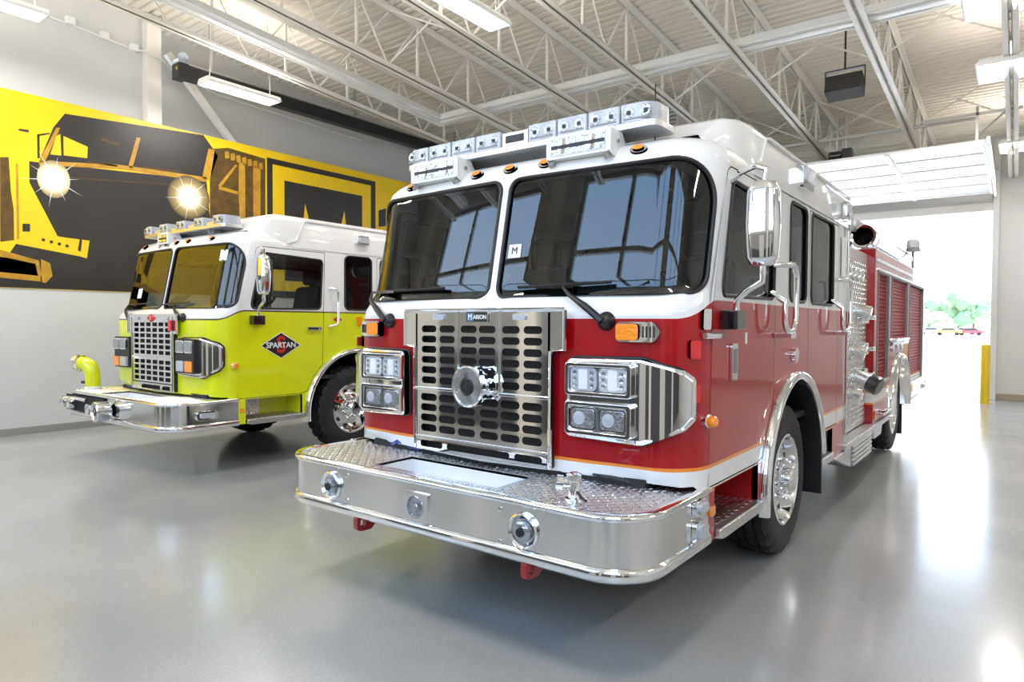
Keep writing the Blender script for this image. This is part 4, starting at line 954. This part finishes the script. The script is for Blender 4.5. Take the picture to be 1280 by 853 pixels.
        bd = obj('grille_badge', MB().prism([(-.09, 1.645), (0, 1.60), (.09, 1.645), (0, 1.69)], lambda u, v, d: (u, gy-d, v), 0, .012), 'logo_red', gr); text('badge_letter', 'S', .06, FRONT(0, gy-.014, 1.645), 'chrome', bd, .001, .002)
        obj('red_tag', MB().box(.44, .50, gy-.03, gy-.012, 1.50, 1.62), 'lens_red', gr, bevel=.005)
    obj('radiator', MB().box(-.52, .52, .53, .60, .72, 1.66), 'dark_inside', gr)
    for sg in (-1, 1): obj('grille_surround', MB().box(sg*.485, sg*.50, gy, .56, .83, 1.66), 'black', gr)
    obj('light_block_plate', MB().box(-1.0, 1.0, .56, .64, .55, .82), 'dark_inside', fr)  # dark plate added to block light under the cab nose
    for i, (c, m_) in enumerate((((-.85, -.60), 'hose_blue'), ((-.7, -.3), 'black'), ((.5, .9), 'black'))):
        obj('hose', MB().tube([(c[0], .58, .79), (c[0]*.6+c[1]*.4, .545, .83), (c[1], .57, .80), (c[1]+.1, .6, .76)], .018, 8), m_, fr)
    # --- headlamps
    for sg in (-1, 1):
        mp = (lambda p: p) if sg > 0 else mir
        if red or sg > 0:
            bz = rpoly([(.595, 1.02), (1.01, 1.005), (1.19, 1.085), (1.235, 1.14), (1.235, 1.335), (1.19, 1.375), (1.01, 1.43), (.60, 1.425)], [.03, .05, .05, .03, .03, .05, .05, .03])
            hb = patch('headlamp_bezel', mp(bz), -.005, .052, 'chrome', T, step=.04)
            loop_tube('bezel_trim', mp(bz), .011, .004, 'black', hb); loop_tube('bezel_lip', mp(inset(bz, .012)), .012, .05, 'chrome', hb)
        fy = YF+.012-.045 if True else 0
        if red:
            for z0, z1, nm in ((1.235, 1.405, 'warning'), (1.035, 1.205, 'head')):
                cx = sg*.795; fr_ = obj('lamp_frame', flat_plate(rect(cx-.19, cx+.19, z0, z1, .02), [rect(cx-.165, cx+.165, z0+.022, z1-.022, .012)], lambda u, v, d: (u, d, v), .428, .478), 'chrome', T, bevel=.005)
                obj('lamp_back', MB().box(cx-.17, cx+.17, .462, .478, z0+.02, z1-.02), 'grey_trim', fr_)
                for k in (-1, 1):
                    lx = cx+k*.084
                    if nm == 'head':
                        hl = flat_mount('headlamp', fr_, lx, .462, (z0+z1)/2, .155, .118, .022, 'chrome', .02); flat_mount('lens', hl, lx, .441, (z0+z1)/2, .132, .096, .006, 'lamp_glass', .016)
                        obj('projector', MB().lathe((lx-.02, .436, (z0+z1)/2), (0, -1, 0), [(.036, -.002), (.034, .004), (.016, .008), (0, .008)], 18), 'lens_clear', hl)
                    else:
                        wl2 = flat_mount('warning_lamp', fr_, lx, .462, (z0+z1)/2, .155, .118, .022, 'lens_clear' if k*sg < 0 else 'led', .025)
                        flat_mount('led_block', wl2, lx, .441, (z0+z1)/2, .05, .10, .005, 'plastic_white', .004)
                        for q in (-1, 1):
                            for r_ in (-1, 0, 1): obj('led_cell', MB().lathe((lx+q*.05, .442, (z0+z1)/2+r_*.032), (0, -1, 0), [(.014, 0), (.012, .004), (.006, .002), (0, .003)], 10), 'lamp_glass', wl2)
        else:
            if sg > 0: cx, yb0 = .79, .478
            else: cx, yb0 = -.79, .49
            hb2 = flat_mount('lamp_back', T, cx, yb0, 1.235, .40, .37, .03 if sg < 0 else .05, 'black', .02)
            for k in (-1, 1):
                hl = flat_mount('headlamp', hb2, cx+k*.09, yb0-.03, 1.335, .165, .135, .03, 'chrome', .02); flat_mount('lens', hl, cx+k*.09, yb0-.058, 1.335, .14, .11, .006, 'lamp_glass', .016)
                flat_mount('turn_signal', hb2, cx+k*.09, yb0-.03, 1.125, .15, .115, .03, 'amber' if k*sg > 0 else 'lens_clear', .015)
        if red:
            bz2 = rpoly([(.865, 1.512), (1.055, 1.512), (1.085, 1.562), (1.055, 1.612), (.865, 1.612)], .025)
            tl = patch('turn_signal', mp(bz2), 0, .035, 'chrome', T, step=.03); patch('amber_lens', mp(rect(.872, .99, 1.522, 1.602, .015)), .03, .048, 'amber', tl, step=.03)
            for k in range(4): patch('vent_slot', mp(rect(1.005+.016*k, 1.012+.016*k, 1.535, 1.59)), .034, .037, 'black', tl)
    # --- light bar and floods
    lb = empty('light_bar', (0, 0, 0), T); LY, LZ = .92, 2.69 if red else 2.69
    half = .94
    obj('bar_base', MB().prism(rect(-half, half, LY-.13, LY+.13, .05), lambda u, v, d: (u, v, d), LZ-.035, LZ), 'alu', lb, bevel=.004)
    nmod = 9
    for k in range(nmod):
        x0 = -half+.01+(2*half-.02)/nmod*k; x1 = x0+(2*half-.02)/nmod-.008
        if red and k == 4:
            mo = obj('centre_module', MB().box(x0, x1, LY-.12, LY+.12, LZ, LZ+.085), 'alu', lb, bevel=.006); obj('strobe_window', MB().box(x0+.03, x1-.03, LY-.123, LY-.119, LZ+.02, LZ+.065), 'black', mo); continue
        if not red and k % 2: 
            obj('light_module', MB().box(x0, x1, LY-.10, LY+.10, LZ, LZ+.04), 'alu', lb, bevel=.006); continue
        ends = k in (0, nmod-1)
        rad = [(.09 if (k == 0) else .012), (.012 if k == 0 else (.09 if k == nmod-1 else .012)), (.012 if k == 0 else (.09 if k == nmod-1 else .012)), (.09 if k == 0 else .012)]
        mo = obj('light_module', MB().prism(rpoly([(x0, LY-.13), (x1, LY-.13), (x1, LY+.13), (x0, LY+.13)], rad, 6), lambda u, v, d: (u, v, d), LZ, LZ+.098), 'lens_clear', lb, bevel=.012)
        obj('led_slot', MB().box(x0+.02, x1-.02, LY-.133, LY-.129, LZ+.012, LZ+.022), 'grey_trim', mo)
        for q in (-1, 1): obj('led_chip', MB().box((x0+x1)/2+q*.05-.01, (x0+x1)/2+q*.05+.01, LY-.136, LY-.13, LZ+.04, LZ+.06), 'black', mo)
        for q in (-1, 1): obj('led_reflector', MB().lathe(((x0+x1)/2+q*.05, LY-.128, LZ+.05), (0, -1, 0), [(.034, 0), (.03, .004), (.012, .001), (0, .003)], 14), 'lamp_glass', mo)
    for x in (-.55, .55): obj('mount_foot', MB().box(x-.05, x+.05, LY-.06, LY+.06, 2.60, LZ-.03).cyl((x, LY-.09, 2.66), (x, LY-.06, 2.62), .02, n=8), 'grey_trim', lb, bevel=.004)
    fl_specs = ((-.60, .20), (.50, .20)) if red else ((-.30, .12),)
    for x, hw in fl_specs:
        yy, zz = (.74, 2.60) if red else (.76, 2.60)
        M = Matrix.Translation((x, yy, zz))
        fo = obj('flood_light', MB().prism(rect(-hw, hw, -.065, .065, .012), lambda u, v, d: (u, d, v), -.03, .10).xform(M), 'plastic_white', T, bevel=.008)
        obj('lens', MB().box(-hw+.025, hw-.025, -.034, -.028, -.048, .048).xform(M), 'lamp_glass', fo)
        obj('tube_strip', MB().box(-hw+.03, hw-.03, -.038, -.033, -.012, .008).xform(M), 'black', fo)
        for q in (-1, 1): obj('lamp_reflector', MB().lathe((q*hw*.45, -.033, .0), (0, -1, 0), [(.042, 0), (.04, .004), (.015, .001), (0, .002)], 16).xform(M), 'chrome', fo)
        for sg in (-1, 1):
            obj('side_ear', MB().prism(rpoly([(-.03, -.07), (.06, -.10), (.16, -.02), (.10, .06), (-.03, .065)], .02), lambda u, v, d: (sg*(hw+d), u, v), .001, .008).xform(M), 'plastic_white', fo)
            obj('ear_bolt', MB().cyl((sg*(hw+.008), .045, 0), (sg*(hw+.02), .045, 0), .012, n=8).xform(M), 'strut', fo)
            obj('foot_bolt', MB().cyl((sg*hw*.9, -.0, -.075), (sg*hw*.9, -.03, -.10), .014, n=8).xform(M), 'strut', fo)
    obj('antenna', MB().tube([(.82, 1.02 if red else 1.05, 2.6), (.82, 1.02 if red else 1.05, 2.95)], .004, 6), 'black', T)
    return shell

R_ = tag(empty('fire_truck', (-2.475, 2.49, 0)), 'red and white fire engine with a wide polished steel bumper', 'fire truck')
fire_truck('red', R_)
Y_ = tag(empty('fire_truck', (-7.905, 3.16, 0)), 'lime yellow and white fire truck parked beside the mural wall', 'fire truck')
fire_truck('yellow', Y_)
# door emblem of the yellow truck
cyy, czz = 1.30, 1.342
dg = obj('door_emblem', MB().prism([(cyy-.26, czz), (cyy, czz-.15), (cyy+.26, czz), (cyy, czz+.15)], lambda u, v, d: (d, u, v), 1.246, 1.249), 'paper', Y_)
obj('emblem_field', MB().prism([(cyy-.245, czz), (cyy, czz-.14), (cyy+.245, czz), (cyy, czz+.14)], lambda u, v, d: (d, u, v), 1.246, 1.2505), 'logo_black', dg)
text('emblem_letter', 'S', .26, SIDE(1.2515, cyy, czz), 'logo_red', dg, .0005, .006, 1.0)
text('emblem_name', 'SPARTAN', .088, SIDE(1.2535, cyy, czz), 'paper', dg, .0005, .002, 1.02)
obj('small_emblem', MB().prism([(.93, 1.645), (1.0, 1.615), (1.07, 1.645), (1.07, 1.66), (.93, 1.66)], lambda u, v, d: (d, u, v), 1.246, 1.25), 'logo_black', Y_)
obj('small_emblem', MB().prism([(2.02, 1.64), (2.09, 1.60), (2.16, 1.64), (2.09, 1.68)], lambda u, v, d: (d, u, v), 1.246, 1.25), 'logo_red', Y_)
for s_, v_ in ((-.72, 1.95), (1.02, 2.33)): patch('sticker', rect(s_-.06, s_+.06, v_-.06, v_+.06), -.012, -.006, 'paper', Y_)
side_mount('amber_marker', Y_, 1.246, 2.42, 1.62, .07, .11, .015, 'amber', .01); side_mount('lamp_panel', Y_, 1.246, 2.47, 1.37, .19, .12, .02, 'chrome', .02)
patch('windshield_tag', rect(.075, .165, 1.985, 2.065), -.011, -.006, 'plastic_white', R_)
text('tag_letter', 'M', .06, Matrix.Translation(on(.12, 2.025, -.003)) @ Matrix.Rotation(-.2, 4, 'X') @ FRONT(0, 0, 0), 'logo_black', R_, .0005, .0)

# ------------------------------------------------------------ pump body of the red truck
T = R_
pp = obj('pump_panel', MB().box(-1.17, 1.17, 4.12, 5.52, .56, 2.36), 'tread_plate', T, bevel=.01)
for sg in (-1, 1): lozenges('tread_pattern', pp, lambda u, v, d: (sg*(1.17+d), u, v), 4.2, 5.5, .6, 2.3, .05, None, .004)
obj('upper_module', MB().box(-1.02, 1.02, 4.2, 5.5, 2.36, 2.50), 'paint_maroon', pp, bevel=.01)
for y, z in ((5.30, 1.68), (5.30, 1.36), (5.28, 1.10)):
    v = obj('valve', MB().box(1.17, 1.30, y-.16, y-.02, z-.022, z+.022).box(1.17, 1.24, y-.13, y-.05, z-.06, z+.06), 'chrome', T, bevel=.008)
    obj('valve_handle', MB().cyl((1.23, y-.2, z), (1.23, y+.03, z), .018, n=10), 'chrome', v)
for y, z in ((4.75, 1.36), (5.0, 1.75), (4.6, .95)):
    obj('discharge_outlet', MB().lathe((1.165, y, z), (1, 0, -.25), [(.06, 0), (.06, .06), (.075, .065), (.075, .12), (.06, .13), (0, .13)], 20), 'chrome', T)
dc = obj('capped_outlet', MB().lathe((1.165, 4.95, 1.10), (1, -.25, -.45), [(.07, 0), (.07, .14), (.085, .145), (.085, .16)], 22), 'chrome', T)
obj('outlet_cap', MB().lathe((1.165, 4.95, 1.10), (1, -.25, -.45), [(.09, .155), (.095, .17), (.095, .25), (.08, .265), (0, .265)], 14), 'gloss_black', dc)
for k in range(4): obj('gauge', MB().lathe((1.165, 4.5+.22*k, 2.1), (1, 0, 0), [(.07, 0), (.07, .02), (.06, .024), (.058, .016), (0, .016)], 22), 'chrome', pp)
for sg in (1, -1):
    rb = obj('running_board', MB().box(sg*.9, sg*1.285, 3.95, 7.0 if sg < 0 else 6.45, .50, .545), 'brushed', T, bevel=.008)
    obj('board_tread', MB().box(sg*.95, sg*1.27, 4.08, 5.5, .545, .551), 'tread_plate', rb)
    for k in range(5): obj('skirt_rib', MB().box(sg*1.24, sg*1.285, 4.3, 5.25, .30+.042*k, .332+.042*k), 'brushed', rb, bevel=.006)
    obj('skirt_panel', MB().box(sg*1.0, sg*1.26, 4.28, 5.26, .295, .50), 'brushed', rb)
    obj('step_box', MB().prism([(5.6, .50), (6.25, .50), (6.15, .36), (5.7, .36)], lambda u, v, d: (sg*d, u, v), .95, 1.24), 'alu', rb, bevel=.02)
    obj('front_bracket', MB().prism([(3.62, .47), (4.28, .50), (4.28, .30), (3.95, .38)], lambda u, v, d: (sg*d, u, v), 1.20, 1.265), 'tread_plate', rb, bevel=.006)
BY0, BY1, BZ0, BZ1 = 5.55, 10.15, .55, 2.41
def bprof():
    out = [(BY0, BZ0), (AXR-.66, BZ0)]+arc(AXR, WZ, .66, PI, 0, 20)+[(AXR+.66, BZ0), (BY1, BZ0), (BY1, BZ1), (BY0, BZ1)]
    return out
SH = [(5.72, 6.46, .98, 2.18), (6.72, 8.12, 1.38, 2.18), (8.36, 9.98, .78, 2.18)]
for sg in (1, -1):
    FNB = lambda u, v, d: (sg*d, u, v)
    sd_ = obj('body_side', flat_plate(bprof(), [rect(a, b, c, d) for a, b, c, d in SH], FNB, 1.19, 1.245), 'paint_red', T)
    for a, b, c, d in SH:
        m = MB(); z = c
        while z < d-.001:
            m.loft([[(sg*x, a, zz) for x, zz in ((1.207, z), (1.218, z+.006), (1.222, z+.022), (1.217, z+.037), (1.207, z+.042))], [(sg*x, b, zz) for x, zz in ((1.207, z), (1.218, z+.006), (1.222, z+.022), (1.217, z+.037), (1.207, z+.042))]], closed=False, cap=False); z += .0435
        s = obj('roll_shutter', m, 'paint_shutter', T, ang=50)
        obj('shutter_frame', flat_plate(rect(a-.02, b+.02, c-.02, d+.03), [rect(a+.012, b-.012, c+.01, d-.005)], FNB, 1.20, 1.252), 'grey_trim', s)
        obj('shutter_sill', MB().box(sg*1.2, sg*1.27, a, b, c-.02, c+.02), 'brushed', s, bevel=.005)
    obj('gutter_trim', MB().box(sg*1.24, sg*1.262, BY0, BY1, 2.285, 2.315), 'solid_white', sd_, bevel=.004)
    obj('gutter_trim', MB().box(sg*1.24, sg*1.258, BY0+.1, BY1, 2.20, 2.222), 'stainless', sd_, bevel=.003)
    fe = obj('rear_fender', MB().loft([[(sg*(1.20+a), y+dx*b, z+dz_*b) for a, b in ((.0, -.02), (.075, -.012), (.12, .008), (.125, .03), (.10, .06), (.045, .07))] for y, z, dx, dz_ in [(AXR+.66*math.cos(t), WZ+.66*math.sin(t), math.cos(t), math.sin(t)) for t in [PI-.02-(PI-.04)*k/24 for k in range(25)]]], closed=False, cap=False), 'chrome', T, ang=60)
    kk = 23; obj('wheel_well', MB().add([(sg*x, y, z) for x in (.45, 1.2) for y, z in arc(AXR, WZ, .658, PI*1.02, -.02*PI, 22)], [(i, i+1, kk+i+1, kk+i) for i in range(22)]+[tuple(range(kk))]), 'black', sd_)
    obj('mud_flap', MB().box(sg*.6, sg*1.22, AXR+.70, AXR+.715, .12, .60), 'black', T)
    gb = obj('body_rail', MB().tube([(sg*1.25, 6.55, 1.42), (sg*1.31, 6.57, 1.43), (sg*1.31, 7.7, 1.43), (sg*1.25, 7.75, 1.42)], .02, 10), 'stainless', T)
    for yy in (6.75, 7.15, 7.5): obj('filler_cap', MB().lathe((sg*1.245, yy, 1.33), (sg, 0, 0), [(.05, 0), (.05, .02), (.04, .03), (0, .03)], 18), 'alu', sd_)
    obj('fold_step', MB().box(sg*1.245, sg*1.31, 5.9, 6.4, .60, .63).box(sg*1.245, sg*1.30, 5.95, 6.35, .64, .655), 'stainless', T, bevel=.005)
    side_mount('amber_marker', T, 1.246, 5.63, .63, .05, .10, .012, 'amber', .006, sg)
    ti = obj('tail_step', MB().box(sg*.3, sg*1.28, 10.15, 10.55, .60, .66).box(sg*1.245, sg*1.29, 8.15, 10.3, .55, .61), 'brushed', T, bevel=.008)
    side_mount('amber_marker', T, 1.25, 10.45, .68, .12, .05, .02, 'amber', .01, sg)
    tu = obj('suction_tube', MB().lathe((sg*1.10, 5.62, 2.57), (0, 1, .0), [(.10, .02), (.125, 0), (.13, .02), (.115, .05), (.108, .06), (.108, 3.3), (.10, 3.3), (.10, .02)], 32), 'chrome', T)
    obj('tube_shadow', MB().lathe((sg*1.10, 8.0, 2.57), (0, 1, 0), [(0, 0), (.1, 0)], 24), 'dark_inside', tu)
    for yy in (5.9, 8.4): obj('tube_clamp', MB().box(sg*1.0, sg*1.18, yy, yy+.06, 2.40, 2.46).lathe((sg*1.10, yy, 2.57), (0, 1, 0), [(.112, 0), (.12, .005), (.12, .055), (.112, .06)], 24), 'brushed', tu)
    l = side_mount('scene_light', T, .96, 5.30, 2.66, .20, .20, .10, 'chrome', .03, sg); side_mount('lens', l, 1.06, 5.30, 2.66, .15, .15, .02, 'lens_clear', .03, sg)
    bp_ = obj('beacon', MB().cyl((sg*1.1, 9.9, 2.41), (sg*1.1, 9.9, 2.78), .02, n=8).lathe((sg*1.1, 9.9, 2.78), (0, 0, 1), [(0, 0), (.10, 0), (.10, .05), (.08, .06), (0, .06)], 18), 'grey_trim', T)
    obj('beacon_lens', MB().lathe((sg*1.1, 9.9, 2.84), (0, 0, 1), [(.09, 0), (.095, .05), (.08, .12), (.04, .14), (0, .14)], 18), 'lens_clear', bp_)
obj('body_front', MB().box(-1.245, 1.245, 5.52, 5.56, .55, 2.42), 'paint_red', T, bevel=.006)
obj('body_rear', MB().box(-1.245, 1.245, 10.11, 10.15, .55, 2.42), 'paint_red', T, bevel=.006)
obj('body_top', MB().box(-1.245, 1.245, 5.55, 10.15, 2.405, 2.425), 'brushed', T, bevel=.006)
obj('body_core', MB().box(-1.15, 1.15, 5.6, 6.5, .6, 2.4).box(-1.15, 1.15, 8.1, 10.1, .6, 2.4).box(-.4, .4, 6.5, 8.1, .9, 2.4).box(-1.15, 1.15, 6.5, 8.1, 1.3, 2.4), 'dark_inside', T)
obj('hose_bed', MB().box(-.95, -.90, 4.6, 10.1, 2.42, 2.84).box(.90, .95, 4.6, 10.1, 2.42, 2.84).box(-.9, .9, 4.6, 4.65, 2.42, 2.84), 'paint_maroon', T, bevel=.008)
obj('hose_load', MB().box(-.88, .88, 4.7, 10.05, 2.42, 2.70), 'hose_white', T, bevel=.03)
